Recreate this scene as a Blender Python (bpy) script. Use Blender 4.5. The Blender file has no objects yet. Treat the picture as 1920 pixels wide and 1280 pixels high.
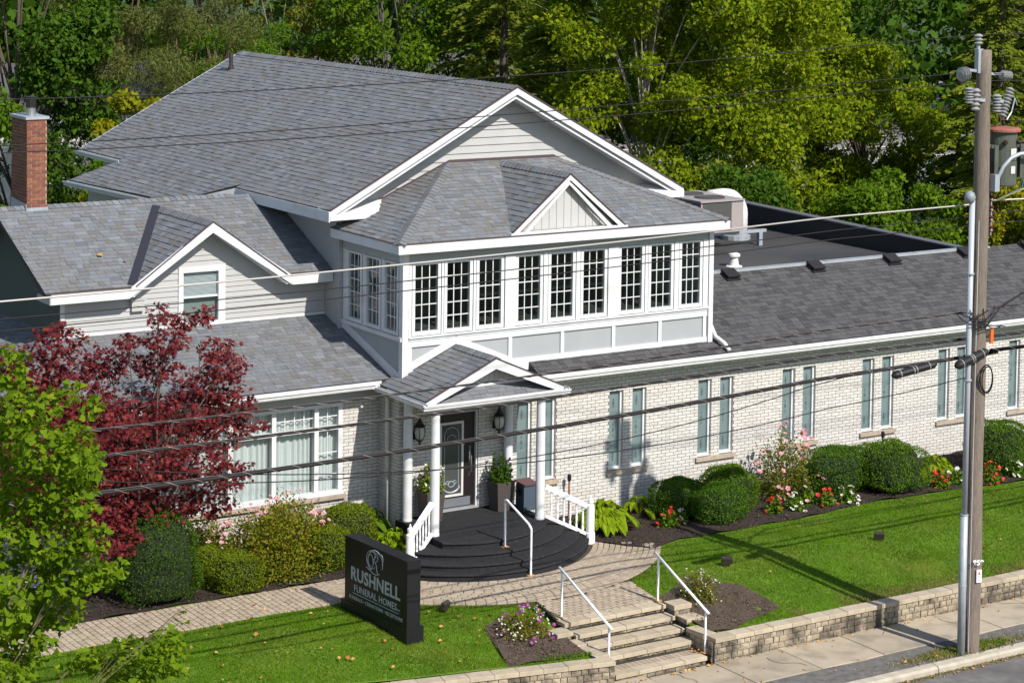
import bpy, math, random
import numpy as np
from mathutils import Vector, Matrix
random.seed(7); RNG = np.random.default_rng(7)
PI = math.pi
scene = bpy.context.scene
COL = scene.collection

# ------------------------------------------------------------------ camera, sky, sun, exposure
cd = bpy.data.cameras.new('camera'); cam = bpy.data.objects.new('camera', cd); COL.objects.link(cam)
cd.sensor_width = 36.0; cd.lens = 76.524; cd.shift_y = -0.28147
cd.clip_start = 0.5; cd.clip_end = 2000.0
CAM = np.array([-24.1707, -38.8539, 12.9120])
_th, _ps, _ro = math.radians(3.2563), math.radians(32.695), math.radians(-0.74757)
_fw = np.array([math.sin(_ps)*math.cos(_th), math.cos(_ps)*math.cos(_th), -math.sin(_th)])
_r = np.array([math.cos(_ps), -math.sin(_ps), 0.0]); _d = np.cross(_fw, _r)
_r2 = math.cos(_ro)*_r + math.sin(_ro)*_d; _d2 = -math.sin(_ro)*_r + math.cos(_ro)*_d
cam.matrix_world = Matrix(((_r2[0], -_d2[0], -_fw[0], CAM[0]), (_r2[1], -_d2[1], -_fw[1], CAM[1]), (_r2[2], -_d2[2], -_fw[2], CAM[2]), (0, 0, 0, 1)))
scene.camera = cam

SUN_TO = Vector((0.13, -1.0, 0.93)).normalized()
world = bpy.data.worlds.new('World'); scene.world = world; world.use_nodes = True
wn = world.node_tree.nodes; wl = world.node_tree.links
bg = wn['Background']; sky = wn.new('ShaderNodeTexSky'); sky.sky_type = 'NISHITA'; sky.sun_disc = False
sky.sun_elevation = math.asin(SUN_TO.z); sky.sun_rotation = math.atan2(SUN_TO.x, SUN_TO.y)
sky.air_density = 1.0; sky.dust_density = 0.6; sky.ozone_density = 1.2
wl.new(sky.outputs[0], bg.inputs[0]); bg.inputs[1].default_value = 0.11
sl = bpy.data.lights.new('sun', 'SUN'); sl.energy = 4.7; sl.angle = math.radians(0.5); sl.color = (1.0, 0.955, 0.89)
so = bpy.data.objects.new('sun', sl); COL.objects.link(so)
so.rotation_euler = (-SUN_TO).to_track_quat('-Z', 'Y').to_euler(); so.location = (10, -40, 40)
vs = scene.view_settings; vs.view_transform = 'Standard'; vs.look = 'None'; vs.gamma = 1.0; vs.exposure = 0.46; vs.use_curve_mapping = False
scene.cycles.use_denoising = True
scene.cycles.max_bounces = 5; scene.cycles.diffuse_bounces = 3; scene.cycles.adaptive_threshold = 0.025; scene.cycles.transparent_max_bounces = 8; scene.cycles.caustics_reflective = False; scene.cycles.caustics_refractive = False

# ------------------------------------------------------------------ materials
def s2l(c):
    return tuple(((v/255.0)/12.92 if v/255.0 <= 0.04045 else ((v/255.0+0.055)/1.055)**2.4) for v in c)
MATS = {}
def M(name, cols, rough=0.7, namt=0.0, nscale=4.0, bump=0.0, bscale=30.0, spec=0.4, trans=0.0, metal=0.0, stretch=None, streak=0.0, dirt=None, dscale=1.0, dlo=0.45, dhi=0.7):
    if name in MATS: return MATS[name]
    m = bpy.data.materials.new(name); m.use_nodes = True; nt = m.node_tree; N = nt.nodes; L = nt.links
    b = N['Principled BSDF']; out = N['Material Output']
    b.inputs['Roughness'].default_value = rough; b.inputs['Metallic'].default_value = metal
    b.inputs['Specular IOR Level'].default_value = spec
    if isinstance(cols[0], (int, float)): cols = [cols]
    cols = [c[:3] for c in cols]
    tc = N.new('ShaderNodeTexCoord')
    vec = tc.outputs['Object']
    if stretch:
        mp = N.new('ShaderNodeMapping'); mp.inputs['Scale'].default_value = stretch; L.new(vec, mp.inputs[0]); vec = mp.outputs[0]
    if len(cols) > 1:
        g = N.new('ShaderNodeNewGeometry'); oi = N.new('ShaderNodeObjectInfo')
        ad = N.new('ShaderNodeMath'); ad.operation = 'ADD'; L.new(g.outputs['Random Per Island'], ad.inputs[0]); L.new(oi.outputs['Random'], ad.inputs[1])
        fr = N.new('ShaderNodeMath'); fr.operation = 'FRACT'; L.new(ad.outputs[0], fr.inputs[0])
        cr = N.new('ShaderNodeValToRGB'); e = cr.color_ramp.elements
        while len(e) < len(cols): e.new(0.5)
        for i, c in enumerate(cols):
            e[i].position = i/(len(cols)-1); e[i].color = (*c, 1)
        L.new(fr.outputs[0], cr.inputs[0]); col = cr.outputs[0]
    else:
        rgb = N.new('ShaderNodeRGB'); rgb.outputs[0].default_value = (*cols[0], 1); col = rgb.outputs[0]
    if namt > 0:
        nz = N.new('ShaderNodeTexNoise'); nz.inputs['Scale'].default_value = nscale; nz.inputs['Detail'].default_value = 5; L.new(vec, nz.inputs['Vector'])
        mr = N.new('ShaderNodeMapRange'); mr.inputs[1].default_value = 0.25; mr.inputs[2].default_value = 0.75; mr.inputs[3].default_value = 1-namt; mr.inputs[4].default_value = 1+namt
        L.new(nz.outputs[0], mr.inputs[0])
        hs = N.new('ShaderNodeHueSaturation'); L.new(mr.outputs[0], hs.inputs['Value']); L.new(col, hs.inputs['Color']); col = hs.outputs[0]
    if dirt is not None:
        nz = N.new('ShaderNodeTexNoise'); nz.inputs['Scale'].default_value = dscale; nz.inputs['Detail'].default_value = 6; L.new(vec, nz.inputs['Vector'])
        mr = N.new('ShaderNodeMapRange'); mr.inputs[1].default_value = dlo; mr.inputs[2].default_value = dhi; L.new(nz.outputs[0], mr.inputs[0])
        mx = N.new('ShaderNodeMixRGB'); L.new(mr.outputs[0], mx.inputs[0]); L.new(col, mx.inputs[1]); mx.inputs[2].default_value = (*dirt, 1); col = mx.outputs[0]
    L.new(col, b.inputs['Base Color'])
    if bump > 0:
        nb = N.new('ShaderNodeTexNoise'); nb.inputs['Scale'].default_value = bscale; nb.inputs['Detail'].default_value = 4; L.new(vec, nb.inputs['Vector'])
        bp = N.new('ShaderNodeBump'); bp.inputs['Strength'].default_value = bump; bp.inputs['Distance'].default_value = 0.02; L.new(nb.outputs[0], bp.inputs['Height']); L.new(bp.outputs[0], b.inputs['Normal'])
    if trans > 0:
        t = N.new('ShaderNodeBsdfTranslucent'); L.new(col, t.inputs[0])
        ms = N.new('ShaderNodeMixShader'); ms.inputs[0].default_value = trans
        L.new(b.outputs[0], ms.inputs[1]); L.new(t.outputs[0], ms.inputs[2]); L.new(ms.outputs[0], out.inputs[0])
    MATS[name] = m
    return m

def glass_mat(name, tint=(0.3, 0.33, 0.33), rough=0.02):
    m = bpy.data.materials.new(name); m.use_nodes = True; nt = m.node_tree; N = nt.nodes; L = nt.links
    N.remove(N['Principled BSDF']); out = N['Material Output']
    tr = N.new('ShaderNodeBsdfTransparent'); tr.inputs[0].default_value = (*tint, 1)
    gl = N.new('ShaderNodeBsdfGlossy'); gl.inputs['Roughness'].default_value = rough; gl.inputs[0].default_value = (0.95, 0.98, 1.0, 1)
    fr = N.new('ShaderNodeFresnel'); ge = N.new('ShaderNodeNewGeometry'); mr = N.new('ShaderNodeMapRange'); mr.inputs[3].default_value = 1.5; mr.inputs[4].default_value = 1/1.5
    L.new(ge.outputs['Backfacing'], mr.inputs[0]); L.new(mr.outputs[0], fr.inputs[0])
    ms = N.new('ShaderNodeMixShader'); L.new(fr.outputs[0], ms.inputs[0]); L.new(tr.outputs[0], ms.inputs[1]); L.new(gl.outputs[0], ms.inputs[2]); L.new(ms.outputs[0], out.inputs[0])
    MATS[name] = m
    return m

white = M('white_paint', (0.585, 0.59, 0.595), 0.5, namt=0.06, nscale=3, dirt=(0.45, 0.44, 0.41), dscale=1.7, dlo=0.52, dhi=0.85)
gutterm = M('gutter_white', (0.58, 0.58, 0.575), 0.4, namt=0.12, nscale=6)
shingle_a = M('shingle_grey', [(0.1188, 0.125, 0.1338), (0.154, 0.1646, 0.1786), (0.1672, 0.1742, 0.1839), (0.1452, 0.1373, 0.1276), (0.1936, 0.2059, 0.2235), (0.132, 0.1276, 0.1223), (0.1672, 0.1786, 0.1954), (0.1408, 0.1487, 0.1593)], 0.9, namt=0.18, nscale=45, bump=0.4, bscale=160, spec=0.2, dirt=(0.165, 0.155, 0.145), dscale=0.7, dlo=0.5, dhi=1.0)
shingle_b = M('shingle_charcoal', [(0.0528, 0.051, 0.0519), (0.081, 0.0792, 0.0801), (0.0862, 0.0845, 0.0845), (0.0546, 0.0519, 0.0528), (0.0845, 0.0827, 0.0836), (0.0748, 0.073, 0.0739), (0.0466, 0.044, 0.0449)], 0.9, namt=0.15, nscale=45, bump=0.4, bscale=160, spec=0.2)
deck = M('roof_deck', (0.05, 0.04, 0.04), 0.9)
drip = M('drip_edge', (0.07, 0.045, 0.045), 0.6)
darksiding = M('siding_dark', (0.045, 0.055, 0.048), 0.7, namt=0.1, nscale=2)  # left gable end, much darker than the other siding
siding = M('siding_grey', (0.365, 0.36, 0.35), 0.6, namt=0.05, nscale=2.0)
panelm = M('panel_grey', (0.31, 0.325, 0.33), 0.55, namt=0.05, nscale=1.5)
boardm = M('gable_board', (0.42, 0.415, 0.40), 0.6, namt=0.04, nscale=2)
brickm = M('white_brick', [(0.475, 0.45, 0.41), (0.535, 0.515, 0.475), (0.505, 0.475, 0.43), (0.565, 0.545, 0.51), (0.53, 0.51, 0.475), (0.55, 0.525, 0.48)], 0.8, namt=0.12, nscale=14, bump=0.35, bscale=90, dirt=(0.42, 0.37, 0.31), dscale=1.1, dlo=0.6, dhi=1.0)
mortar = M('mortar', (0.12, 0.092, 0.078), 0.95, namt=0.25, nscale=8)
redbrick = M('red_brick', [(0.17, 0.06, 0.038), (0.22, 0.08, 0.042), (0.14, 0.05, 0.038), (0.25, 0.10, 0.05), (0.115, 0.046, 0.038)], 0.85, namt=0.2, nscale=18, bump=0.4, bscale=80)
redmortar = M('red_mortar', (0.45, 0.36, 0.29), 0.95)
stone = M('sill_stone', (0.36, 0.29, 0.22), 0.85, namt=0.2, nscale=9, bump=0.3, bscale=50)
capm = M('cap_stone', [(0.37, 0.305, 0.215), (0.42, 0.35, 0.255), (0.34, 0.28, 0.195)], 0.9, namt=0.14, nscale=7, bump=0.4, bscale=70, dirt=(0.25, 0.21, 0.16), dscale=2.0, dlo=0.55, dhi=0.8)
blockm = M('wall_block', [(0.31, 0.255, 0.18), (0.38, 0.315, 0.225), (0.24, 0.20, 0.145), (0.34, 0.28, 0.195)], 0.95, namt=0.2, nscale=12, bump=0.9, bscale=28, dirt=(0.075, 0.062, 0.046), dscale=2.2, dlo=0.42, dhi=0.62)
jointm = M('joint_dark', (0.05, 0.042, 0.032), 0.95)
paverm = M('paver', [(0.31, 0.25, 0.18), (0.37, 0.30, 0.22), (0.275, 0.22, 0.16), (0.34, 0.275, 0.20)], 0.9, namt=0.12, nscale=9, bump=0.4, bscale=60)
sand = M('joint_sand', (0.055, 0.043, 0.03), 0.95)
concrete = M('sidewalk_concrete', [(0.35, 0.29, 0.21), (0.385, 0.32, 0.235), (0.33, 0.275, 0.20)], 0.9, namt=0.1, nscale=3, bump=0.25, bscale=120, dirt=(0.22, 0.185, 0.135), dscale=1.9, dlo=0.48, dhi=0.72)
kerbm = M('kerb_concrete', (0.38, 0.335, 0.265), 0.9, namt=0.18, nscale=5, bump=0.4, bscale=60)
asphalt = M('asphalt', (0.15, 0.14, 0.13), 0.92, namt=0.25, nscale=6, bump=0.5, bscale=120, dirt=(0.09, 0.085, 0.08), dscale=0.9)
oldasph = M('old_asphalt', (0.13, 0.12, 0.11), 0.95, namt=0.35, nscale=9, bump=0.8, bscale=70)
carpet = M('black_carpet', (0.030, 0.030, 0.032), 0.98, namt=0.35, nscale=20, bump=0.6, bscale=260, spec=0.1)
mulch = M('mulch', (0.03, 0.019, 0.013), 0.98, namt=0.5, nscale=30, bump=1.0, bscale=60)
soil = M('dry_soil', (0.075, 0.052, 0.036), 0.98, namt=0.4, nscale=22, bump=1.0, bscale=50)
lawnm = M('lawn_turf', (0.085, 0.165, 0.006), 0.95, namt=0.35, nscale=1.6, bump=0.5, bscale=90, dirt=(0.12, 0.17, 0.016), dscale=0.8)
groundm = M('far_ground', (0.035, 0.065, 0.018), 0.95, namt=0.4, nscale=0.3)
membrane = M('roof_membrane', (0.04, 0.039, 0.039), 0.75, namt=0.3, nscale=0.8, bump=0.1, bscale=20, dirt=(0.065, 0.06, 0.055), dscale=0.5)
membrane2 = M('parapet_membrane', (0.018, 0.018, 0.02), 0.6)
alum = M('aluminium', (0.46, 0.48, 0.49), 0.42, metal=0.5, namt=0.1, nscale=3)
galv = M('galvanised', (0.34, 0.37, 0.40), 0.5, metal=0.3, namt=0.12, nscale=6)
blackm = M('black_metal', (0.013, 0.012, 0.012), 0.4)
signm = M('sign_black', (0.010, 0.010, 0.011), 0.45, spec=0.3)
lettm = M('sign_letters', (0.42, 0.435, 0.44), 0.45)
railw = M('rail_white', (0.78, 0.78, 0.79), 0.35)
rust = M('rust', (0.42, 0.21, 0.05), 0.9, namt=0.3, nscale=30)
woodpole = M('weathered_wood', (0.195, 0.158, 0.125), 0.95, namt=0.35, nscale=9, bump=0.8, bscale=25, stretch=(9, 9, 0.5))
cablem = M('cable_black', (0.016, 0.013, 0.013), 0.6, spec=0.25)
wirem = M('wire_dark', (0.018, 0.014, 0.014), 0.6, spec=0.25)
wireal = M('wire_aluminium', (0.42, 0.39, 0.36), 0.45, metal=0.3)
porcelain = M('porcelain', (0.27, 0.27, 0.268), 0.3)
brownpor = M('brown_porcelain', (0.09, 0.022, 0.018), 0.2)
transgr = M('transformer_green', (0.075, 0.082, 0.065), 0.5, namt=0.2, nscale=5)
rustred = M('rusty_red', (0.26, 0.09, 0.065), 0.8, namt=0.2, nscale=8)
acm = M('ac_taupe', (0.30, 0.26, 0.25), 0.55, namt=0.06, nscale=3)
acdark = M('ac_grille', (0.06, 0.06, 0.055), 0.7, namt=0.2, nscale=30)
ductm = M('duct_white', (0.66, 0.64, 0.61), 0.7, namt=0.12, nscale=7, dirt=(0.42, 0.22, 0.10), dscale=4, dlo=0.62, dhi=0.75)
doorm = M('door_brown', (0.016, 0.010, 0.010), 0.4)
doorgrey = M('kick_grey', (0.13, 0.14, 0.155), 0.5)
plantm = M('planter_brown', (0.058, 0.047, 0.042), 0.7, namt=0.25, nscale=20)
binm = M('bin_slate', (0.055, 0.075, 0.10), 0.6)
frost = M('etched_glass', (0.145, 0.195, 0.195), 0.22, namt=0.06, nscale=3, spec=0.6)
frostd = M('etched_motif', (0.07, 0.11, 0.115), 0.4)
curtain = M('curtain', (0.62, 0.64, 0.62), 0.9, trans=0.2)
blind = M('blind', (0.50, 0.53, 0.54), 0.7)
room = M('room_dark', (0.13, 0.12, 0.105), 0.95, namt=0.5, nscale=1.2)
globem = M('lamp_globe', (0.62, 0.60, 0.54), 0.35, trans=0.3)
glass = glass_mat('window_glass', (0.52, 0.58, 0.57))
glass2 = glass_mat('bay_glass', (0.88, 0.93, 0.93))
doorglass = M('door_glass', (0.055, 0.06, 0.06), 0.1, spec=0.7)
bark = M('bark', (0.09, 0.068, 0.05), 0.95, namt=0.3, nscale=12, bump=0.6, bscale=30)
palebark = M('pale_bark', (0.36, 0.31, 0.26), 0.9, namt=0.3, nscale=10)
barkred = M('maple_bark', (0.11, 0.08, 0.07), 0.9, namt=0.25, nscale=10)

# ------------------------------------------------------------------ helpers
def npv(a): return np.asarray(a, float)
class MB:
    def __init__(s): s.v = []; s.f = []
    def add(s, vs, fs):
        o = len(s.v); s.v += [tuple(map(float, p)) for p in vs]; s.f += [tuple(i+o for i in q) for q in fs]; return s
    def box(s, x0, y0, z0, x1, y1, z1):
        if x0 > x1: x0, x1 = x1, x0
        if y0 > y1: y0, y1 = y1, y0
        if z0 > z1: z0, z1 = z1, z0
        return s.add([(x0,y0,z0),(x1,y0,z0),(x1,y1,z0),(x0,y1,z0),(x0,y0,z1),(x1,y0,z1),(x1,y1,z1),(x0,y1,z1)],
                     [(0,3,2,1),(4,5,6,7),(0,1,5,4),(1,2,6,5),(2,3,7,6),(3,0,4,7)])
    def obox(s, c, ax, ay, az):
        c, ax, ay, az = map(npv, (c, ax, ay, az))
        vs = [c+a*ax+b*ay+d*az for d in (-1,1) for a, b in ((-1,-1),(1,-1),(1,1),(-1,1))]
        return s.add(vs, [(0,3,2,1),(4,5,6,7),(0,1,5,4),(1,2,6,5),(2,3,7,6),(3,0,4,7)])
    def bar(s, a, b, w, h, up=(0,0,1)):
        a, b, up = npv(a), npv(b), npv(up); t = b-a; L = np.linalg.norm(t); t = t/L
        sd = np.cross(t, up); sd /= np.linalg.norm(sd); u2 = np.cross(sd, t)
        return s.obox((a+b)/2, t*L/2, sd*w/2, u2*h/2)
    def slab(s, poly, off):
        """poly: list of 3-d points, off: extrusion vector"""
        n = len(poly); P = [npv(p) for p in poly]; off = npv(off)
        vs = P + [p+off for p in P]
        fs = [tuple(range(n)), tuple(range(2*n-1, n-1, -1))] + [(i, i+n, (i+1) % n+n, (i+1) % n) for i in range(n)]
        return s.add(vs, fs)
    def poly(s, pts): return s.add(pts, [tuple(range(len(pts)))])
    def tube(s, pts, r, n=8, cap=True):
        pts = [npv(p) for p in pts]; k = len(pts)
        rs = [r]*k if isinstance(r, (int, float)) else r
        vs = []; prev = None
        for i, p in enumerate(pts):
            t = pts[min(i+1, k-1)]-pts[max(i-1, 0)]; t = t/(np.linalg.norm(t)+1e-9)
            if prev is None:
                a = np.array([0,0,1.]) if abs(t[2]) < 0.9 else np.array([1.,0,0]); u = np.cross(t, a)
            else:
                u = prev - t*np.dot(prev, t)
            u /= np.linalg.norm(u)+1e-9; w = np.cross(t, u); prev = u
            for j in range(n):
                an = 2*PI*j/n; vs.append(p+rs[i]*(math.cos(an)*u+math.sin(an)*w))
        fs = [(i*n+j, i*n+(j+1) % n, (i+1)*n+(j+1) % n, (i+1)*n+j) for i in range(k-1) for j in range(n)]
        if cap: fs += [tuple(range(n-1, -1, -1)), tuple(range((k-1)*n, k*n))]
        return s.add(vs, fs)
    def lathe(s, base, prof, n=16, axis=(0,0,1)):
        base = npv(base); ax = npv(axis); ax = ax/np.linalg.norm(ax)
        a = np.array([1.,0,0]) if abs(ax[0]) < 0.9 else np.array([0,1.,0]); u = np.cross(ax, a); u /= np.linalg.norm(u); w = np.cross(ax, u)
        vs = [base+ax*z+r*(math.cos(2*PI*j/n)*u+math.sin(2*PI*j/n)*w) for r, z in prof for j in range(n)]
        k = len(prof)
        fs = [(i*n+j, i*n+(j+1) % n, (i+1)*n+(j+1) % n, (i+1)*n+j) for i in range(k-1) for j in range(n)]
        fs += [tuple(range(n-1, -1, -1)), tuple(range((k-1)*n, k*n))]
        return s.add(vs, fs)
    def build(s, name, mat, parent=None, smooth=False):
        me = bpy.data.meshes.new(name); me.from_pydata(s.v, [], s.f)
        return link(name, me, mat, parent, smooth)

def link(name, me, mat, parent=None, smooth=False):
    if isinstance(mat, (list, tuple)):
        for m in mat: me.materials.append(m)
    else: me.materials.append(mat)
    if smooth:
        me.polygons.foreach_set('use_smooth', np.ones(len(me.polygons), bool))
    o = bpy.data.objects.new(name, me); COL.objects.link(o)
    if parent is not None: attach(o, parent)
    return o
def attach(o, parent):
    o.parent = parent
    if parent.type == 'EMPTY': o.matrix_parent_inverse = Matrix.Translation(-Vector(parent.location))
def thing(name, label, cat, loc=(0,0,0), group=None):
    o = bpy.data.objects.new(name, None); COL.objects.link(o); o.location = loc; o.empty_display_size = 0.2
    return tag(o, label, cat, group)
def tag(o, label=None, cat=None, group=None, kind=None):
    if label: o['label'] = label
    if cat: o['category'] = cat
    if group: o['group'] = group
    if kind: o['kind'] = kind
    return o
def copy_tree(o, loc, parent=None):
    c = o.copy(); COL.objects.link(c); c.location = loc
    for ch in list(o.children):
        k = ch.copy(); COL.objects.link(k); k.parent = c
        for g in list(ch.children):
            q = g.copy(); COL.objects.link(q); q.parent = k
    return c
def np_mesh(name, V, F):
    """V (N,3); F (M,k)"""
    V = np.ascontiguousarray(V, np.float32); F = np.ascontiguousarray(F, np.int32)
    me = bpy.data.meshes.new(name); m, k = F.shape
    me.vertices.add(len(V)); me.vertices.foreach_set('co', V.ravel())
    me.loops.add(m*k); me.loops.foreach_set('vertex_index', F.ravel())
    me.polygons.add(m); me.polygons.foreach_set('loop_start', np.arange(0, m*k, k, dtype=np.int32))
    me.polygons.foreach_set('loop_total', np.full(m, k, np.int32))
    me.update(calc_edges=True)
    return me
def clip2(poly, a, b, c):
    """keep a*x+b*y<=c"""
    out = []
    for i in range(len(poly)):
        p, q = poly[i], poly[(i+1) % len(poly)]
        dp = a*p[0]+b*p[1]-c; dq = a*q[0]+b*q[1]-c
        if dp <= 0: out.append(p)
        if (dp < 0 < dq) or (dq < 0 < dp):
            t = dp/(dp-dq); out.append((p[0]+t*(q[0]-p[0]), p[1]+t*(q[1]-p[1])))
    return out
def clip_convex(poly, conv):
    ar = sum(conv[i][0]*conv[(i+1) % len(conv)][1]-conv[(i+1) % len(conv)][0]*conv[i][1] for i in range(len(conv)))
    cv = conv if ar > 0 else conv[::-1]
    for i in range(len(cv)):
        p, q = cv[i], cv[(i+1) % len(cv)]
        a, b = (q[1]-p[1]), -(q[0]-p[0])
        poly = clip2(poly, a, b, a*p[0]+b*p[1])
        if len(poly) < 3: return []
    return poly
def area2(p): return abs(sum(p[i][0]*p[(i+1) % len(p)][1]-p[(i+1) % len(p)][0]*p[i][1] for i in range(len(p))))/2

def emit(pieces, name, mats, root, cap=300, field=None):
    """pieces: (verts, faces, material index, parent part, camera-facing). The nearest become parts, the rest one mass."""
    cen = np.array([np.mean(np.asarray(p[0]), axis=0) for p in pieces]); dist = np.linalg.norm(cen-CAM, axis=1)
    dist += np.array([0 if p[4] else 1000 for p in pieces])
    order = np.argsort(dist); V = []; F = []; MI = []
    for k, i in enumerate(order):
        vs, fs, mi, par, vis = pieces[i]
        if k < cap and vis:
            me = bpy.data.meshes.new(name); me.from_pydata([tuple(v) for v in vs], [], fs); link(name, me, mats[mi], par)
        else:
            o = len(V); V.extend(tuple(map(float, v)) for v in vs); F.extend(tuple(a+o for a in f) for f in fs); MI.extend([mi]*len(fs))
    if F:
        me = bpy.data.meshes.new(field or name+'_field'); me.from_pydata(V, [], F)
        o = link(field or name+'_field', me, mats, root)
        me.polygons.foreach_set('material_index', np.array(MI, np.int32)); o['kind'] = 'stuff'
        return o
# ================================================================== GROUND
def structure(o): o['kind'] = 'structure'; return o
def yfront(x): return -7.34 if x >= -1.9 else min(-7.34+(-1.9-x)*0.21, -4.6)
HY, HZ = [-7.5, -6.4, -5.2, -4.3, -2.6, 0.0], [-0.215, -0.12, 0.0, 0.09, 0.10, 0.09]
def hgt(x, y):
    return float(np.interp(y, HY, HZ))
# far terrain, behind and beside
mb = MB(); mb.poly([(-500, 0.9, -0.03), (500, 0.9, -0.03), (500, 900, -0.03), (-500, 900, -0.03)])
structure(mb.build('ground', groundm))
# front yard turf as a height field
xs = sorted(set([round(x, 3) for x in np.concatenate([np.arange(-60, -12, 4.0), np.arange(-12, -1.95, 0.5), [-1.99], np.arange(-1.6, 0.7, 0.4), [0.63], np.arange(1.0, 17, 0.5), np.arange(17, 62, 4.0)])]))
mb = MB(); nrow = 16
for i in range(len(xs)-1):
    x0, x1 = xs[i], xs[i+1]; st = (x0 >= -2.0 and x1 <= 0.64)
    for j in range(nrow):
        q = []
        for x, t in ((x0, j/nrow), (x1, j/nrow), (x1, (j+1)/nrow), (x0, (j+1)/nrow)):
            ya = -5.85 if st else yfront(x); y = ya+(0.95-ya)*t
            zz_ = hgt(x, y)+0.012*math.sin(x*2.1+y*1.3)
            if (x+0.81)**2+(y+0.40)**2 < 4.3**2: zz_ = min(zz_, 0.03)
            q.append((x, y, zz_))
        mb.poly(q)
structure(mb.build('lawn', lawnm, None, True))

# mulch beds (uneven sheets a little above the turf)
def bed(name, outline, mat, lift=0.03, step=0.28):
    P = np.array(outline); x0, y0 = P.min(0); x1, y1 = P.max(0); mb = MB()
    nx = max(2, int((x1-x0)/step)); ny = max(2, int((y1-y0)/step))
    idx = {}
    def zz(x, y): return hgt(x, y)+lift+0.02*math.sin(5*x+3*y)+0.012*math.sin(9*x-7*y)
    conv = [tuple(p) for p in outline]
    for i in range(nx):
        for j in range(ny):
            c = [(x0+(x1-x0)*a/nx, y0+(y1-y0)*b/ny) for a, b in ((i, j), (i+1, j), (i+1, j+1), (i, j+1))]
            c = clip_convex(c, conv)
            if len(c) >= 3 and area2(c) > 1e-4: mb.poly([(x, y, zz(x, y)) for x, y in c])
    return structure(mb.build(name, mat))
BED_CURVE = [(1.55, -1.75), (2.1, -2.62), (2.5, -3.02), (3.4, -2.72), (4.7, -2.78), (6.7, -2.74), (9.2, -2.5), (11.5, -2.66), (13.4, -2.85), (16, -2.9), (24, -3.0)]
for k in range(len(BED_CURVE)-1):
    a, b = BED_CURVE[k], BED_CURVE[k+1]
    bed('mulch_bed', [(a[0], 0.1), (a[0], a[1]), (b[0], b[1]), (b[0], 0.1)], mulch, 0.035)
bed('mulch_bed', [(-12, 0.9), (-12, -1.58), (-3.25, -1.58), (-3.25, 0.9)], mulch, 0.035)
bed('mulch_bed', [(-3.25, 0.9), (-3.25, -1.5), (-1.95, -0.9), (-1.95, 0.9)], mulch, 0.036)
TRI_L = [(-3.1, -5.35), (-2.45, -4.95), (-1.95, -5.75), (-1.98, -7.1), (-3.6, -6.95)]
TRI_R = [(0.66, -5.6), (1.9, -4.85), (2.75, -5.6), (2.75, -6.8), (1.2, -7.25), (0.75, -7.25)]
bed('soil_bed', TRI_L, soil, 0.03, 0.2); bed('soil_bed', TRI_R, soil, 0.03, 0.2)

# mulch chips and soil crumbs
def inside(P, X, Y):
    c = np.zeros(len(X), bool); n = len(P)
    for i in range(n):
        x0, y0 = P[i]; x1, y1 = P[(i+1) % n]
        m = ((y0 > Y) != (y1 > Y)) & (X < (x1-x0)*(Y-y0)/(y1-y0+1e-12)+x0); c ^= m
    return c
def chips(name, label, poly, n, mat, size):
    P = np.array(poly); X = RNG.uniform(P[:, 0].min(), P[:, 0].max(), n); Y = RNG.uniform(P[:, 1].min(), P[:, 1].max(), n)
    k = inside(poly, X, Y); X, Y = X[k], Y[k]; n = len(X)
    Z = np.interp(Y, HY, HZ)+0.045
    d1 = RNG.normal(size=(n, 3)); d1[:, 2] *= 0.35; d1 /= np.linalg.norm(d1, axis=1)[:, None]
    d2 = np.cross(d1, RNG.normal(size=(n, 3))); d2 /= np.linalg.norm(d2, axis=1)[:, None]
    L = RNG.uniform(0.5, 1.4, n)[:, None]*size; W = L*RNG.uniform(0.25, 0.5, n)[:, None]
    c = np.stack([X, Y, Z], 1)+RNG.normal(size=(n, 3))*0.012
    V = np.stack([c-d1*L, c-d2*W, c+d1*L, c+d2*W], 1).reshape(-1, 3); F = np.arange(4*n).reshape(n, 4)
    return tag(link(name, np_mesh(name, V, F), mat), label, 'mulch', kind='stuff')
mulchchip = M('mulch_chip', [(0.022, 0.014, 0.01), (0.05, 0.032, 0.022), (0.032, 0.02, 0.015), (0.09, 0.06, 0.043)], 0.95)
soilchip = M('soil_crumb', [(0.07, 0.05, 0.034), (0.125, 0.092, 0.065), (0.055, 0.039, 0.027)], 0.95)
chips('bark_mulch', 'dark brown bark mulch along the brick wing wall', [(1.6, -0.05), (1.6, -1.8)]+[p for p in BED_CURVE[1:]]+[(24, -0.05)], 16000, mulchchip, 0.03)
chips('bark_mulch', 'dark brown bark mulch between bay window and paved path', [(-12, 0.8), (-12, -1.55), (-3.2, -1.55), (-2.0, -0.9), (-2.0, 0.8)], 6000, mulchchip, 0.03)
chips('soil_crumbs', 'crumbly brown soil left of the stone stairs', TRI_L, 3500, soilchip, 0.022)
chips('soil_crumbs', 'crumbly brown soil right of the stone stairs', TRI_R, 3500, soilchip, 0.022)

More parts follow.
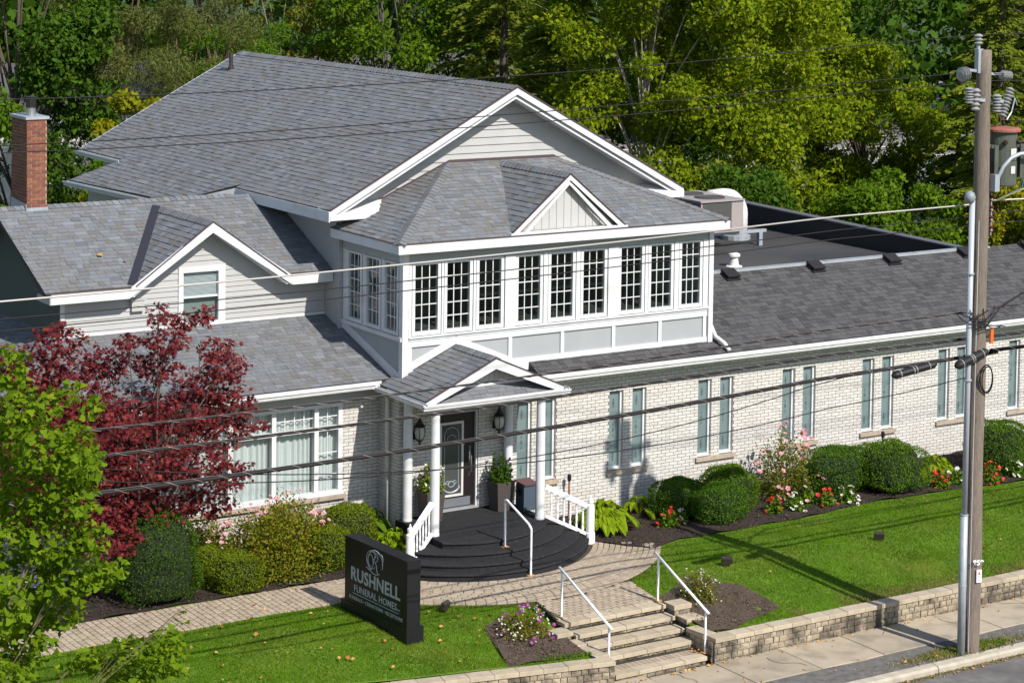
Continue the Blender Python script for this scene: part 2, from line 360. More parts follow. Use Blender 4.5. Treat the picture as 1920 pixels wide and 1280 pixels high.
# ------------------------------------------------------------------ paving
CX, CY = -0.81, -0.40; R_OUT = 4.36; R_IN = 2.93; ZP = 0.12
def piece(poly2, z0, z1, ins=0.006):
    """a thick polygon with a small chamfer on top"""
    P = np.array(poly2); c = P.mean(0); Q = c+(P-c)*(1-ins*2/np.maximum(np.linalg.norm(P-c, axis=1), 0.03))[:, None]; n = len(P)
    vs = [(x, y, z0) for x, y in P]+[(x, y, z1-0.006) for x, y in P]+[(x, y, z1) for x, y in Q]
    fs = [tuple(range(2*n, 3*n))]+[(i, (i+1) % n, (i+1) % n+n, i+n) for i in range(n)]+[(i+n, (i+1) % n+n, (i+1) % n+2*n, i+2*n) for i in range(n)]
    return vs, fs
mb = MB()
mb.box(-12, -2.93, -0.2, -3.05, -1.6, ZP-0.03)
ang = np.linspace(PI+0.30, 2*PI-0.42, 40)
mb.slab([(CX+R_IN*math.cos(a)*0.97, CY+R_IN*math.sin(a)*0.97, ZP-0.028) for a in ang]+[(CX+R_OUT*math.cos(a), CY+R_OUT*math.sin(a), ZP-0.028) for a in ang[::-1]], (0, 0, -0.2))
mb.slab([(-1.83, -5.95, ZP-0.024), (0.5, -5.95, ZP-0.024), (0.80, -4.40, ZP-0.024), (-1.45, -4.55, ZP-0.024)], (0, 0, -0.2))
walk = structure(mb.build('footpath', sand))
pav = []
def jit(): return random.uniform(-0.003, 0.003)
pw, pl_ = 0.128, 0.165
# straight path: courses across
nx = int(9.0/pw)
for i in range(nx):
    x0 = -12+i*pw
    off = 0 if i % 2 else -pl_/2
    y = -2.93+off
    while y < -1.6:
        a, b = max(y, -2.93), min(y+pl_, -1.6)
        if b-a > 0.04:
            if (x0-CX)**2+((a+b)/2-CY)**2 > (R_IN+0.02)**2 and x0 < -3.1:
                v, f = piece([(x0+0.006, a+0.006), (x0+pw-0.006, a+0.006), (x0+pw-0.006, b-0.006), (x0+0.006, b-0.006)], ZP-0.06, ZP+jit()); pav.append((v, f, 0, walk, True))
        y += pl_
nr = int(round((R_OUT-R_IN)/0.12)); dr = (R_OUT-R_IN)/nr
for i in range(nr):
    r0, r1 = R_IN+i*dr, R_IN+(i+1)*dr; na = int(round(2*PI*(r0+r1)/2/0.20)); o = random.random()
    for k in range(na):
        a0, a1 = 2*PI*(k+o)/na, 2*PI*(k+1+o)/na; am = (a0+a1)/2; rm = (r0+r1)/2
        mx, my = CX+rm*math.cos(am), CY+rm*math.sin(am)
        if my > -0.9 or (mx > 0 and my > -1.30) : continue
        if mx > 1.45 and my > -2.55+0.0*mx and my > -1.75-(mx-1.55)*0.9: continue
        if mx < -2.9 and my > -1.7: continue
        g = 0.0065
        v, f = piece([(CX+(r0+g)*math.cos(a0+g/r0), CY+(r0+g)*math.sin(a0+g/r0)), (CX+(r1-g)*math.cos(a0+g/r1), CY+(r1-g)*math.sin(a0+g/r1)), (CX+(r1-g)*math.cos(a1-g/r1), CY+(r1-g)*math.sin(a1-g/r1)), (CX+(r0+g)*math.cos(a1-g/r0), CY+(r0+g)*math.sin(a1-g/r0))], ZP-0.05, ZP+jit())
        pav.append((v, f, 0, walk, True))
for j in range(13):
    y0 = -5.88+j*pw; off = 0 if j % 2 else -pl_/2
    x = -1.83+off
    while x < 0.9:
        t = (y0+5.95)/1.5; xl = -1.83+0.36*t; xr = 0.5+0.30*t
        a, b = max(x, xl), min(x+pl_, xr)
        if b-a > 0.05 and (((a+b)/2-CX)**2+(y0+pw/2-CY)**2) > (R_OUT+0.05)**2:
            v, f = piece([(a+0.006, y0+0.006), (b-0.006, y0+0.006), (b-0.006, y0+pw-0.006), (a+0.006, y0+pw-0.006)], ZP-0.05, ZP+jit()); pav.append((v, f, 0, walk, True))
        x += pl_
emit(pav, 'paver', [paverm], walk, 300, 'paver_field')

# ------------------------------------------------------------------ street: footway slabs, boulevard strip, kerb, road
mb = MB(); mb.poly([(-200, -6.2, -0.66), (-200, -9.62, -0.66), (200, -9.62, -0.66), (200, -7.45, -0.66), (-1, -7.45, -0.66), (-9, -4.6, -0.66), (-60, -4.4, -0.66)])
swk = structure(mb.build('sidewalk', jointm))
pcs = []
for k in range(-14, 30):
    x0 = -1.02+k*1.535
    v, f = piece([(x0+0.008, -8.86), (x0+1.527, -8.86), (x0+1.527, -7.62 if x0 > -2.3 else -6.3), (x0+0.008, -7.62 if x0 > -2.3 else -6.3)], -0.68, -0.6+random.uniform(-0.004, 0.004), 0.006)
    pcs.append((v, f, 0, swk, True))
emit(pcs, 'concrete_slab', [concrete], swk)
# hairline cracks in the concrete
for (x, y, a, L) in ((1.9, -8.6, 1.3, 0.9), (4.3, -8.0, 0.4, 0.8), (6.2, -8.4, 2.2, 0.7), (-0.4, -8.3, 1.0, 0.8), (8.3, -8.1, 1.9, 0.8)):
    m = MB(); p = npv((x, y)); P = [p]
    for k in range(9): a += random.gauss(0, 0.35); p = p+npv((math.cos(a), math.sin(a)))*L/9; P.append(p)
    for p, q in zip(P[:-1], P[1:]):
        n_ = npv((-(q-p)[1], (q-p)[0])); n_ = n_/np.linalg.norm(n_)*0.006; m.poly([(*(p-n_), -0.592), (*(q-n_), -0.592), (*(q+n_), -0.592), (*(p+n_), -0.592)])
    m.build('crack', jointm, swk)
mb = MB()
for i in range(90):
    x0, x1 = -40+i, -39+i
    y0 = -8.87+0.04*math.sin(i*2.3); y1 = -8.87+0.04*math.sin((i+1)*2.3)
    mb.poly([(x0, -9.66, -0.62), (x1, -9.66, -0.62), (x1, y1, -0.612), (x0, y0, -0.612)])
structure(mb.build('boulevard', oldasph))
mb = MB(); mb.box(-200, -9.9, -1, 200, -9.86, -0.74); kb = structure(mb.build('kerb', jointm)); kp = []
for k in range(-12, 12):
    x0 = 0.9+k*3.1; pr = [(-9.87, -0.95), (-9.87, -0.66), (-9.84, -0.615), (-9.68, -0.60), (-9.65, -0.66), (-9.65, -0.95)]
    dz = random.uniform(-0.008, 0.008); n = len(pr)
    vs = [(x0+0.008, y, z+dz) for y, z in pr]+[(x0+3.09, y, z+dz) for y, z in pr]
    fs = [(i, (i+1) % n, (i+1) % n+n, i+n) for i in range(n)]+[tuple(range(n-1, -1, -1)), tuple(range(n, 2*n))]
    kp.append((vs, fs, 0, kb, True))
emit(kp, 'kerb_stone', [kerbm], kb)
mb = MB(); mb.poly([(-200, -19.4, -0.745), (200, -19.4, -0.745), (200, -9.8, -0.745), (-200, -9.8, -0.745)]); structure(mb.build('road', asphalt))
mb = MB(); mb.poly([(-300, -300, -0.63), (300, -300, -0.63), (300, -19.4, -0.63), (-300, -19.4, -0.63)]); structure(mb.build('far_verge', groundm))

# ------------------------------------------------------------------ stone stairs and retaining walls
def capstones(root, a, b, depth, z1, th, L, side, mat=capm, name='cap_stone', end_jit=0.0):
    """row of capstones from a to b (2-d), body on the side vector"""
    a, b, side = npv(a), npv(b), npv(side); T = np.linalg.norm(b-a); t = (b-a)/T; n = max(1, int(round(T/L))); out = []
    for i in range(n):
        p, q = a+t*(T*i/n+0.004), a+t*(T*(i+1)/n-0.004)
        out.append(piece([p, q, q+side*depth, p+side*depth], z1-th, z1+random.uniform(-0.003, 0.003), 0.008))
    for v, f in out:
        me = bpy.data.meshes.new(name); me.from_pydata(v, [], f); link(name, me, mat, root)
def blockcourse(root, a, b, depth, z0, z1, L, side, seed=0, name='wall_block'):
    a, b, side = npv(a), npv(b), npv(side); T = np.linalg.norm(b-a); t = (b-a)/T; s = -random.random()*L; out = -side
    while s < T:
        w = L*random.uniform(0.75, 1.3); p0, p1 = max(s, 0), min(s+w, T); s += w
        if p1-p0 < 0.03: continue
        p0 += 0.007; p1 -= 0.007; j = [random.uniform(-0.012, 0.008) for _ in range(5)]
        A = a+t*p0; B = a+t*p1; m0, m1 = z0+0.005, z1-0.005
        # rough split face: bulged centre
        c = (A+B)/2+out*(0.016+j[4])
        vs = [(*(A+out*j[0]), m0), (*(B+out*j[1]), m0), (*(B+out*j[2]), m1), (*(A+out*j[3]), m1), (*c, (m0+m1)/2+random.uniform(-0.02, 0.02)),
              (*(A+side*depth), m0), (*(B+side*depth), m0), (*(B+side*depth), m1), (*(A+side*depth), m1)]
        fs = [(0, 1, 4), (1, 2, 4), (2, 3, 4), (3, 0, 4), (0, 3, 8, 5), (1, 6, 7, 2), (3, 2, 7, 8), (0, 5, 6, 1)]
        me = bpy.data.meshes.new(name); me.from_pydata(vs, [], fs); link(name, me, blockm, root)

st = thing('garden_stairs', 'beige stone garden stairs with four treads up from the sidewalk', 'stairs', (-0.67, -6.9, -0.6))
Y0 = -6.12; TR = 0.295; RZ = 0.146; XL, XR = -1.84, 0.50
mb = MB()
for i in range(5):
    y = Y0-TR*i if i < 4 else -7.5
    mb.box(XL+0.06, y+0.05, -0.75, XR-0.06, -5.9 if i == 0 else Y0-TR*(i-1)+0.02, ZP-0.02-RZ*i-0.075)
mb.build('stair_core', jointm, st)
for i in range(4):
    y = Y0-TR*i; z = ZP-0.02-RZ*i; xl = XL+0.06*i; xr = XR
    capstones(st, (xl, y), (xr, y), 0.30 if i else 0.27, z, 0.075, 0.52, (0, 1), name='tread_stone')
    blockcourse(st, (xl+0.03, y+0.035), (xr-0.02, y+0.035), 0.12, z-RZ+0.002, z-0.077, 0.18, npv((0, 1)), name='riser_block')
zpad = ZP-0.02-RZ*4
capstones(st, (-1.66, -7.52), (0.42, -7.52), 0.22, zpad, 0.075, 0.56, (0, 1), name='tread_stone')
blockcourse(st, (-1.62, -7.49), (0.40, -7.49), 0.1, -0.66, zpad-0.077, 0.18, npv((0, 1)), name='riser_block')
for k in range(18):
    x0 = -1.6+k*0.112
    v, f = piece([(x0+0.004, -7.29), (x0+0.108, -7.29), (x0+0.108, -7.04), (x0+0.004, -7.04)], zpad-0.05, zpad-0.004); me = bpy.data.meshes.new('paver'); me.from_pydata(v, [], f); link('paver', me, paverm, st)
# stepped side stones
for i, (x, y, z) in enumerate(((0.54, -6.02, ZP-0.01), (0.60, -6.34, ZP-0.02-RZ*1.2))):
    capstones(st, (x, y-0.30), (x+0.42, y-0.30), 0.34, z, 0.09, 0.21 if i else 0.42, (0, 1), name='side_stone')
    blockcourse(st, (x+0.02, y-0.28), (x+0.4, y-0.28), 0.25, z-0.22, z-0.092, 0.2, npv((0, 1)), name='side_block')
for i, (x, y, z) in enumerate(((-2.16, -6.10, ZP-0.10), (-2.06, -6.44, ZP-0.02-RZ*1.5))):
    capstones(st, (x, y-0.26), (x+0.36, y-0.26), 0.34, z, 0.08, 0.36, (0, 1), name='side_stone')
    blockcourse(st, (x+0.02, y-0.24), (x+0.34, y-0.24), 0.25, z-0.2, z-0.082, 0.2, npv((0, 1)), name='side_block')

def retaining(name, label, a, b, top, ret=None):
    r = thing(name, label, 'wall', (a[0], a[1], -0.6)); a, b = npv(a), npv(b); t = (b-a)/np.linalg.norm(b-a); side = npv((-t[1], t[0]))
    mb = MB(); P = [a+side*0.06, b+side*0.06, b+side*0.22, a+side*0.22]; mb.slab([(*p, top-0.085) for p in P], (0, 0, -0.6)); mb.build('wall_core', jointm, r)
    capstones(r, a-side*0.03, b-side*0.03, 0.29, top, 0.08, 0.46, side)
    z = top-0.082; k = 0
    while z > -0.64:
        z0 = max(z-0.118, -0.66); blockcourse(r, a, b, 0.1, z0, z, 0.17, side); z -= 0.118; k += 1
    return r
wr = retaining('retaining_wall', 'long low stone retaining wall right of the stairs, below the lawn', (0.52, -7.60), (24.0, -7.60), -0.15)
capstones(wr, (0.47, -7.33), (0.47, -6.78), 0.30, -0.148, 0.08, 0.55, (1, 0))
blockcourse(wr, (0.50, -7.55), (0.50, -6.72), 0.1, -0.36, -0.23, 0.2, npv((1, 0))); blockcourse(wr, (0.50, -7.55), (0.50, -6.72), 0.1, -0.5, -0.362, 0.2, npv((1, 0))); blockcourse(wr, (0.50, -7.55), (0.50, -6.72), 0.1, -0.62, -0.502, 0.2, npv((1, 0)))
wl_ = retaining('retaining_wall', 'short angled stone retaining wall left of the stairs', (-9.0, -6.09), (-1.75, -7.62), -0.165)
capstones(wl_, (-1.95, -6.70), (-1.95, -7.30), 0.30, -0.16, 0.08, 0.6, (1, 0))
# ================================================================== FUNERAL HOME
H = thing('funeral_home', 'white brick and grey sided funeral home with grey shingled roofs and glazed sunroom', 'building', (2, 6, 0))
SH = []; BR = []
def up(n): return npv(n)/np.linalg.norm(n)
def roof(pts, udir, mi=0, name='roof', th=0.10, expo=0.142, vis=True, shingles=True):
    """pts: planar convex polygon (3-d), udir along the eave; builds deck + overlapping shingle tabs"""
    P = [npv(p) for p in pts]; u = up(udir); nrm = np.cross(P[1]-P[0], P[2]-P[0]); nrm /= np.linalg.norm(nrm)
    if nrm[2] < 0: nrm = -nrm
    v = np.cross(nrm, u); v /= np.linalg.norm(v)
    if v[2] < 0: v = -v
    O = P[0]
    poly = [((p-O) @ u, (p-O) @ v) for p in P]
    mb = MB(); mb.slab(P, -nrm*th); part = mb.build(name, deck, H)
    if not shingles: part.data.materials.clear(); part.data.materials.append((shingle_a, shingle_b)[mi]); return part
    us = [q[0] for q in poly]; vs_ = [q[1] for q in poly]; r = 0
    y = min(vs_)-0.02
    facing = (CAM-O) @ nrm > 0
    while y < max(vs_):
        x = min(us)-random.random()*0.3
        while x < max(us):
            w = random.choice((0.11, 0.14, 0.17, 0.20, 0.24, 0.28))
            c = clip_convex([(x+0.003, y), (x+w-0.003, y), (x+w-0.003, y+expo*1.12), (x+0.003, y+expo*1.12)], poly); x += w
            if len(c) < 3 or area2(c) < 0.0006: continue
            tk = 0.003+random.choice((0, 0.002, 0.009)); n = len(c)
            top = []; bot = []
            for (a, b) in c:
                t = (b-y)/(expo*1.12); h = tk*(1-t)+0.005*(1-t)+0.002
                p = O+u*a+v*b; top.append(p+nrm*h); bot.append(p-nrm*0.004)
            V = top+bot; F = [tuple(range(n))]+[(i, i+n, (i+1) % n+n, (i+1) % n) for i in range(n)]
            SH.append((V, F, mi, part, vis and facing))
        y += expo; r += 1
    return part
def ridgecaps(a, b, part, n1, n2, mi=0, w=0.14, step=0.15):
    """bent cap shingles along a ridge or hip from a to b; n1, n2 outward normals of both slopes"""
    a, b = npv(a), npv(b); T = np.linalg.norm(b-a); t = (b-a)/T; n1, n2 = up(n1), up(n2); m = up(n1+n2)
    s1 = np.cross(n1, t); s1 /= np.linalg.norm(s1); s2 = np.cross(t, n2); s2 /= np.linalg.norm(s2)
    if (a+s1)[2] > a[2]+0 and s1 @ m > 0: s1 = -s1
    if s2 @ m > 0: s2 = -s2
    if s1 @ s2 > 0.9: s2 = -s2
    k = int(T/step)
    for i in range(k):
        p = a+t*(i*step); q = p+t*step*1.15
        h0, h1 = 0.032, 0.014
        V = [p+s1*w+n1*h0, p+m*(h0+0.012), p+s2*w+n2*h0, q+s1*w+n1*h1, q+m*(h1+0.012), q+s2*w+n2*h1, p+s1*w, p, p+s2*w]
        F = [(0, 1, 4, 3), (1, 2, 5, 4), (6, 7, 1, 0), (7, 8, 2, 1), (6, 0, 3), (8, 5, 2)]
        SH.append((V, F, mi, part, True))
def boards(poly2, to3, nrm, expo, mat, parent, name='clapboard', holes=(), proud=0.016):
    """horizontal lap siding over a convex polygon given as (s, z); to3(s, z) -> point"""
    nrm = npv(nrm); zs = [p[1] for p in poly2]; ss = [p[0] for p in poly2]; z = min(zs)
    while z < max(zs)-0.01:
        segs = [(min(ss)-1, max(ss)+1)]
        for (s0, z0, s1, z1) in holes:
            if z+expo*0.5 > z0 and z+expo*0.5 < z1:
                segs = [g for (a, b) in segs for g in ((a, min(b, s0)), (max(a, s1), b)) if g[1]-g[0] > 0.01]
        for a, b in segs:
            c = clip_convex([(a, z), (b, z), (b, z+expo), (a, z+expo)], poly2)
            if len(c) < 3 or area2(c) < 0.0008: continue
            top = [npv(to3(s, zz))+nrm*(0.003+proud*(1-(zz-z)/expo)) for s, zz in c]; bot = [npv(to3(s, zz))-nrm*0.012 for s, zz in c]; n = len(c)
            mb = MB(); mb.add(top+bot, [tuple(range(n))]+[(i, i+n, (i+1) % n+n, (i+1) % n) for i in range(n)]); mb.build(name, mat, parent)
        z += expo
CO, BL, JT = 0.0742, 0.228, 0.0112
def bricks(to3, nrm, s0, s1, z0, z1, part, holes=(), vis=True, zofs=0.0):
    nrm = npv(nrm); n0 = int(math.floor((z0-zofs)/CO)); r = n0
    while zofs+r*CO < z1:
        a0 = max(zofs+r*CO, z0); a1 = min(zofs+(r+1)*CO-JT, z1); zc = zofs+(r+0.5)*CO; r += 1
        if a1-a0 < 0.015: continue
        segs = [(s0, s1)]
        for (h0, k0, h1, k1) in holes:
            if k0 < zc < k1: segs = [g for (a, b) in segs for g in ((a, min(b, h0)), (max(a, h1), b)) if g[1]-g[0] > 0.01]
        for a, b in segs:
            s = math.floor(a/BL)*BL-(BL/2 if r % 2 else 0)
            while s < b:
                p, q = max(s, a), min(s+BL-JT, b); s += BL
                if q-p < 0.02: continue
                j = random.uniform(-0.0015, 0.0015)
                f = [npv(to3(x, z))+nrm*(0.007+j) for x, z in ((p, a0), (q, a0), (q, a1), (p, a1))]; g = [x-nrm*0.03 for x in f]
                BR.append((f+g, [(0, 1, 2, 3), (0, 4, 5, 1), (1, 5, 6, 2), (2, 6, 7, 3), (3, 7, 4, 0)], 0, part, vis))

# ---------------- ground floor brick walls
WX1 = 24.0; WZ0, WZ1 = 0.0, 3.30
wins = [(1.02, 1.40), (1.64, 2.03)]+[(3.44+2.47*k, 3.83+2.47*k) for k in range(5)]+[(4.07+2.47*k, 4.46+2.47*k) for k in range(5)]
wins += [(15.74, 16.14), (16.4, 16.8), (18.2, 18.6), (18.83, 19.22)]
SILL, HEAD = 0.985, 2.78
holes = [(a, SILL, b, HEAD) for a, b in wins]+[(-1.02, 0.0, 0.04, 2.74)]
mb = MB()
def wallrects(s0, s1, z0, z1, hs):
    """rects of a wall minus holes (columns between hole edges)"""
    ed = sorted(set([s0, s1]+[h[0] for h in hs]+[h[2] for h in hs])); out = []
    for a, b in zip(ed[:-1], ed[1:]):
        if b <= s0 or a >= s1: continue
        hh = [h for h in hs if h[0] <= a+1e-6 and h[2] >= b-1e-6]
        if not hh: out.append((a, z0, b, z1))
        else:
            h = hh[0]
            if h[1] > z0: out.append((a, z0, b, h[1]))
            if h[3] < z1: out.append((a, h[3], b, z1))
    return out
for a, z0, b, z1 in wallrects(-1.9, WX1, WZ0, WZ1, holes): mb.box(a, 0.0, z0, b, 0.22, z1)
wing_wall = mb.build('wall', mortar, H)
bricks(lambda s, z: (s, 0.0, z), (0, -1, 0), -1.9, WX1, 0.0, 3.28, wing_wall, holes)
for a, b in wins:   # brick reveals
    bricks(lambda s, z, a=a: (a, s, z), (1, 0, 0), 0.002, 0.10, SILL, HEAD, wing_wall); bricks(lambda s, z, b=b: (b, s, z), (-1, 0, 0), 0.002, 0.10, SILL, HEAD, wing_wall, vis=False)
mb = MB(); mb.box(-1.9, 0.222, 0, -1.70, 0.852, 3.3); retw = mb.build('wall', mortar, H)
bricks(lambda s, z: (-1.9, s, z), (-1, 0, 0), 0.0, 0.85, 0.0, 3.28, retw)
BAY = (-6.55, 1.10, -2.78, 3.02)
mb = MB()
for a, z0, b, z1 in wallrects(-10.6, -1.9, WZ0, 3.35, [BAY]): mb.box(a, 0.85, z0, b, 1.05, z1)
lw = mb.build('wall', mortar, H)
bricks(lambda s, z: (s, 0.85, z), (0, -1, 0), -10.6, -1.9, 0.0, 3.1, lw, [BAY])
mb = MB(); mb.box(-10.6, 1.05, 0, -10.4, 14, 3.35); mb.build('wall', mortar, H)
# concealed back walls so that no light leaks
mb = MB(); mb.box(-10.4, 13.9, 0, 24, 14.1, 3.3); mb.box(23.8, 0.22, 0, 24, 2.3, 3.4); mb.box(16.6, 13.0, 0, 23.8, 13.2, 2.9); mb.build('wall', siding, H)
mb = MB(); mb.box(-10.4, 1.05, 0.02, 23.8, 13.9, 0.05); mb.build('floor', room, H)

# stone sills
def sill(a, b, y=0.0, z=0.97): MB().box(a-0.06, y-0.065, z-0.095, b+0.06, y+0.10, z).build('window_sill', stone, H)
pairs = [(1.02, 2.03)]+[(3.44+2.47*k, 4.46+2.47*k) for k in range(5)]+[(15.74, 16.8), (18.2, 19.22)]
for a, b in pairs: sill(a, b)
# tall etched windows
for a, b in wins:
    w = MB(); y = 0.10
    w.box(a, y-0.03, SILL, a+0.035, y+0.04, HEAD); w.box(b-0.06, y-0.045, SILL, b, y+0.04, HEAD); w.box(a+0.035, y-0.03, HEAD-0.05, b-0.06, y+0.04, HEAD); w.box(a+0.035, y-0.04, SILL, b-0.06, y+0.04, SILL+0.05)
    w.box(a-0.0, 0.0, SILL-0.012, b, y-0.046, SILL+0.012)
    wf = w.build('window', white, H)
    MB().box(a+0.035, y, SILL+0.05, b-0.06, y+0.012, HEAD-0.05).build('pane', frost, wf)
    m = MB(); cx = (a+b)/2-0.012
    for zc, s in ((1.25, 1.0), (1.85, 1.6), (2.45, 1.0)):
        for dz in (-0.075*s, 0, 0.075*s):
            r = 0.022 if dz else 0.036
            m.poly([(cx-r, y-0.004, zc+dz), (cx, y-0.004, zc+dz-r*1.7), (cx+r, y-0.004, zc+dz), (cx, y-0.004, zc+dz+r*1.7)])
    m.box(a+0.055, y-0.003, SILL+0.08, a+0.06, y-0.001, HEAD-0.08); m.box(b-0.085, y-0.003, SILL+0.08, b-0.08, y-0.001, HEAD-0.08)
    m.build('etched_motif', frostd, wf)

def fpane(x0, x1, y, z0, z1): return MB().poly([(x0, y, z0), (x1, y, z0), (x1, y, z1), (x0, y, z1)])
# ---------------- bay window of the left room
bx0, bz0, bx1, bz1 = BAY
w = MB(); yw = 0.83
for x0, x1 in ((-2.88, -2.78), (-3.44, -3.34), (-4.42, -4.32), (-5.40, -5.30), (-6.55, -6.45)): w.box(x0, yw, bz0+0.08, x1, yw+0.12, bz1-0.08)
w.box(bx0, yw, bz1-0.08, bx1, yw+0.12, bz1); w.box(bx0, yw-0.07, bz0, bx1, yw+0.12, bz0+0.08); w.box(-6.45, yw+0.005, 2.46, -2.88, yw+0.115, 2.54)
bw = w.build('window', white, H)
for x0, x1 in ((-3.34, -2.88), (-4.32, -3.44), (-5.30, -4.42), (-6.45, -5.40)):
    fpane(x0, x1, yw+0.07, bz0+0.08, 2.46).build('pane', glass2, bw); fpane(x0, x1, yw+0.07, 2.54, bz1-0.08).build('pane', glass2, bw)
    m = MB(); n = 2 if x1-x0 < 0.6 else 4
    for k in range(1, n): m.box(x0+(x1-x0)*k/n-0.009, yw+0.055, 2.54, x0+(x1-x0)*k/n+0.009, yw+0.069, bz1-0.08)
    m.box(x0, yw+0.056, 2.73, x1, yw+0.068, 2.75)
    if n == 2:
        m.box((x0+x1)/2-0.009, yw+0.055, bz0+0.08, (x0+x1)/2+0.009, yw+0.069, 2.46)
        for zz in (1.52, 1.98): m.box(x0, yw+0.056, zz-0.01, x1, yw+0.068, zz+0.01)
    m.build('glazing_bar', white, bw)
V = []; F = []; n = 420
for i in range(n+1):
    x = bx0+0.03+(bx1-bx0-0.06)*i/n; y = 1.02+0.03*math.sin(x*46+2.2*math.sin(x*7))
    V += [(x, y, bz0+0.02), (x, y*1.0, bz1-0.02)]
for i in range(n): F.append((2*i, 2*i+2, 2*i+3, 2*i+1))
mb = MB(); mb.add(V, F); mb.build('curtain', curtain, bw, True)
MB().box(bx0-0.05, 0.85-0.085, bz0-0.10, bx1+0.06, 0.95, bz0-0.002).build('window_sill', stone, H)
MB().box(-10.6, 0.80, 3.03, -1.92, 0.848, 3.36).build('frieze_board', siding, H)

# ---------------- front door
d = MB(); d.box(-1.02, 0.06, 0.62, -0.98, 0.16, 2.74); d.box(0.0, 0.02, 0.62, 0.04, 0.16, 2.74); d.box(-0.98, 0.06, 2.68, 0.0, 0.16, 2.74)
dr_ = d.build('door', white, H)
m = MB(); m.box(-0.98, 0.09, 0.66, 0.0, 0.13, 2.68); m.build('door_leaf', doorm, dr_)
MB().box(-0.98, -0.03, 0.60, 0.03, 0.09, 0.655).build('threshold', alum, dr_)
MB().box(-0.93, 0.072, 0.68, -0.10, 0.088, 0.86).build('kick_plate', doorgrey, dr_)
m = MB()
for x0, z0, x1, z1 in ((-0.87, 0.90, -0.82, 2.50), (-0.33, 0.90, -0.28, 2.50), (-0.82, 0.90, -0.33, 0.95), (-0.82, 2.45, -0.33, 2.50)): m.box(x0, 0.066, z0, x1, 0.0885, z1)
m.build('glass_frame', M('door_trim', (0.56, 0.53, 0.50), 0.5), dr_)
MB().box(-0.82, 0.076, 0.95, -0.33, 0.086, 2.45).build('pane', doorglass, dr_)
m = MB()
def arcpts(cx, cz, rx, rz, a0, a1, n=14): return [(cx+rx*math.cos(a0+(a1-a0)*i/n), 0.074, cz+rz*math.sin(a0+(a1-a0)*i/n)) for i in range(n+1)]
m.tube([(-0.75, 0.073, 1.06), (-0.75, 0.073, 2.22)]+arcpts(-0.575, 2.22, 0.175, 0.16, PI, 0)+[(-0.40, 0.073, 1.06)], 0.010, 5)
m.tube(arcpts(-0.575, 1.12, 0.20, 0.13, PI, 2*PI), 0.022, 5); m.tube(arcpts(-0.575, 1.17, 0.08, 0.06, 0, 2*PI), 0.012, 5); m.tube(arcpts(-0.66, 1.20, 0.04, 0.04, 0, 2*PI, 8), 0.009, 4); m.tube(arcpts(-0.49, 1.20, 0.04, 0.04, 0, 2*PI, 8), 0.009, 4)
m.tube(arcpts(-0.575, 2.12, 0.11, 0.10, 0, PI), 0.008, 5)
m.build('etched_scroll', M('etched_silver', (0.26, 0.29, 0.30), 0.4), dr_)
m = MB(); m.tube([(-0.11, 0.05, 1.35), (-0.11, 0.02, 1.40), (-0.11, 0.02, 1.72), (-0.11, 0.05, 1.78)], 0.014, 8); m.box(-0.135, 0.08, 1.28, -0.085, 0.0885, 1.95); m.lathe((-0.11, 0.088, 2.02), [(0.025, 0), (0.025, 0.02)], 10, (0, -1, 0)); m.build('handle', M('brass_silver', (0.45, 0.43, 0.38), 0.25, metal=0.9), dr_, True)
MB().box(-1.0, 0.17, 0.6, 0.02, 0.20, 2.72).build('door_backing', room, dr_)

# ---------------- wall lanterns
def lantern(x, z):
    m = MB(); m.box(x-0.05, -0.035, z-0.17, x+0.05, -0.008, z+0.0); m.tube([(x, -0.03, z-0.12), (x, -0.12, z-0.19), (x, -0.2, z-0.15)], 0.014, 6)
    m.lathe((x, -0.2, z-0.16), [(0.01, -0.1), (0.03, -0.06), (0.02, -0.02), (0.075, 0.0), (0.06, 0.02)], 12)
    m.lathe((x, -0.2, z+0.13), [(0.115, 0.0), (0.12, 0.02), (0.06, 0.08), (0.06, 0.10), (0.025, 0.16), (0.02, 0.19), (0.035, 0.21), (0.005, 0.26)], 12)
    for k in range(6):
        a = 2*PI*k/6; m.tube([(x+r*math.cos(a), -0.2+r*math.sin(a), z+dz) for r, dz in ((0.06, -0.15), (0.108, -0.08), (0.132, 0.02), (0.112, 0.135))], 0.007, 4)
    o = m.build('wall_lantern', blackm, H)
    g = MB(); g.lathe((x, -0.2, z), [(0.05, -0.145), (0.10, -0.08), (0.122, 0.02), (0.10, 0.13)], 16); g.build('lamp_globe', globem, o, True)
lantern(-1.52, 2.43); lantern(0.44, 2.44)

# ---------------- porch: columns, roof
for x, y in ((-1.88, -1.44), (0.68, -1.44), (-1.80, -0.2), (0.70, -0.16)):
    m = MB(); m.lathe((x, y, 0.62), [(0.104, 0), (0.104, 0.04), (0.10, 0.05), (0.10, 1.2), (0.092, 2.50), (0.10, 2.52), (0.10, 2.56), (0.112, 2.58), (0.112, 2.66)], 22); m.build('porch_column', white, H)
PX = -0.55; PZ = 4.15; PE = 3.42; PXL, PXR = -2.2, 1.12; PYF = -1.58
pr1 = roof([(PXL, PYF, PE), (PXL, 0.30, PE), (PX, 0.30, PZ), (PX, PYF, PZ)], (0, 1, 0))
pr2 = roof([(PXR, PYF, PE), (PXR, 0.0, PE), (PX, 0.0, PZ), (PX, PYF, PZ)], (0, 1, 0), vis=False)
sl_ = (PZ-PE)/(PX-PXL)
ridgecaps((PX, PYF, PZ), (PX, -0.02, PZ), pr1, (-sl_, 0, 1), (sl_, 0, 1))
m = MB()
for x0, x1 in ((PXL, PX), (PXR, PX)):
    a, b = npv((x0, PYF-0.035, PE)), npv((x1, PYF-0.035, PZ)); dz = npv((0, 0, -0.22))
    m.slab([a, b, b+dz, a+npv((0, 0, -0.15))], (0, 0.032, 0))
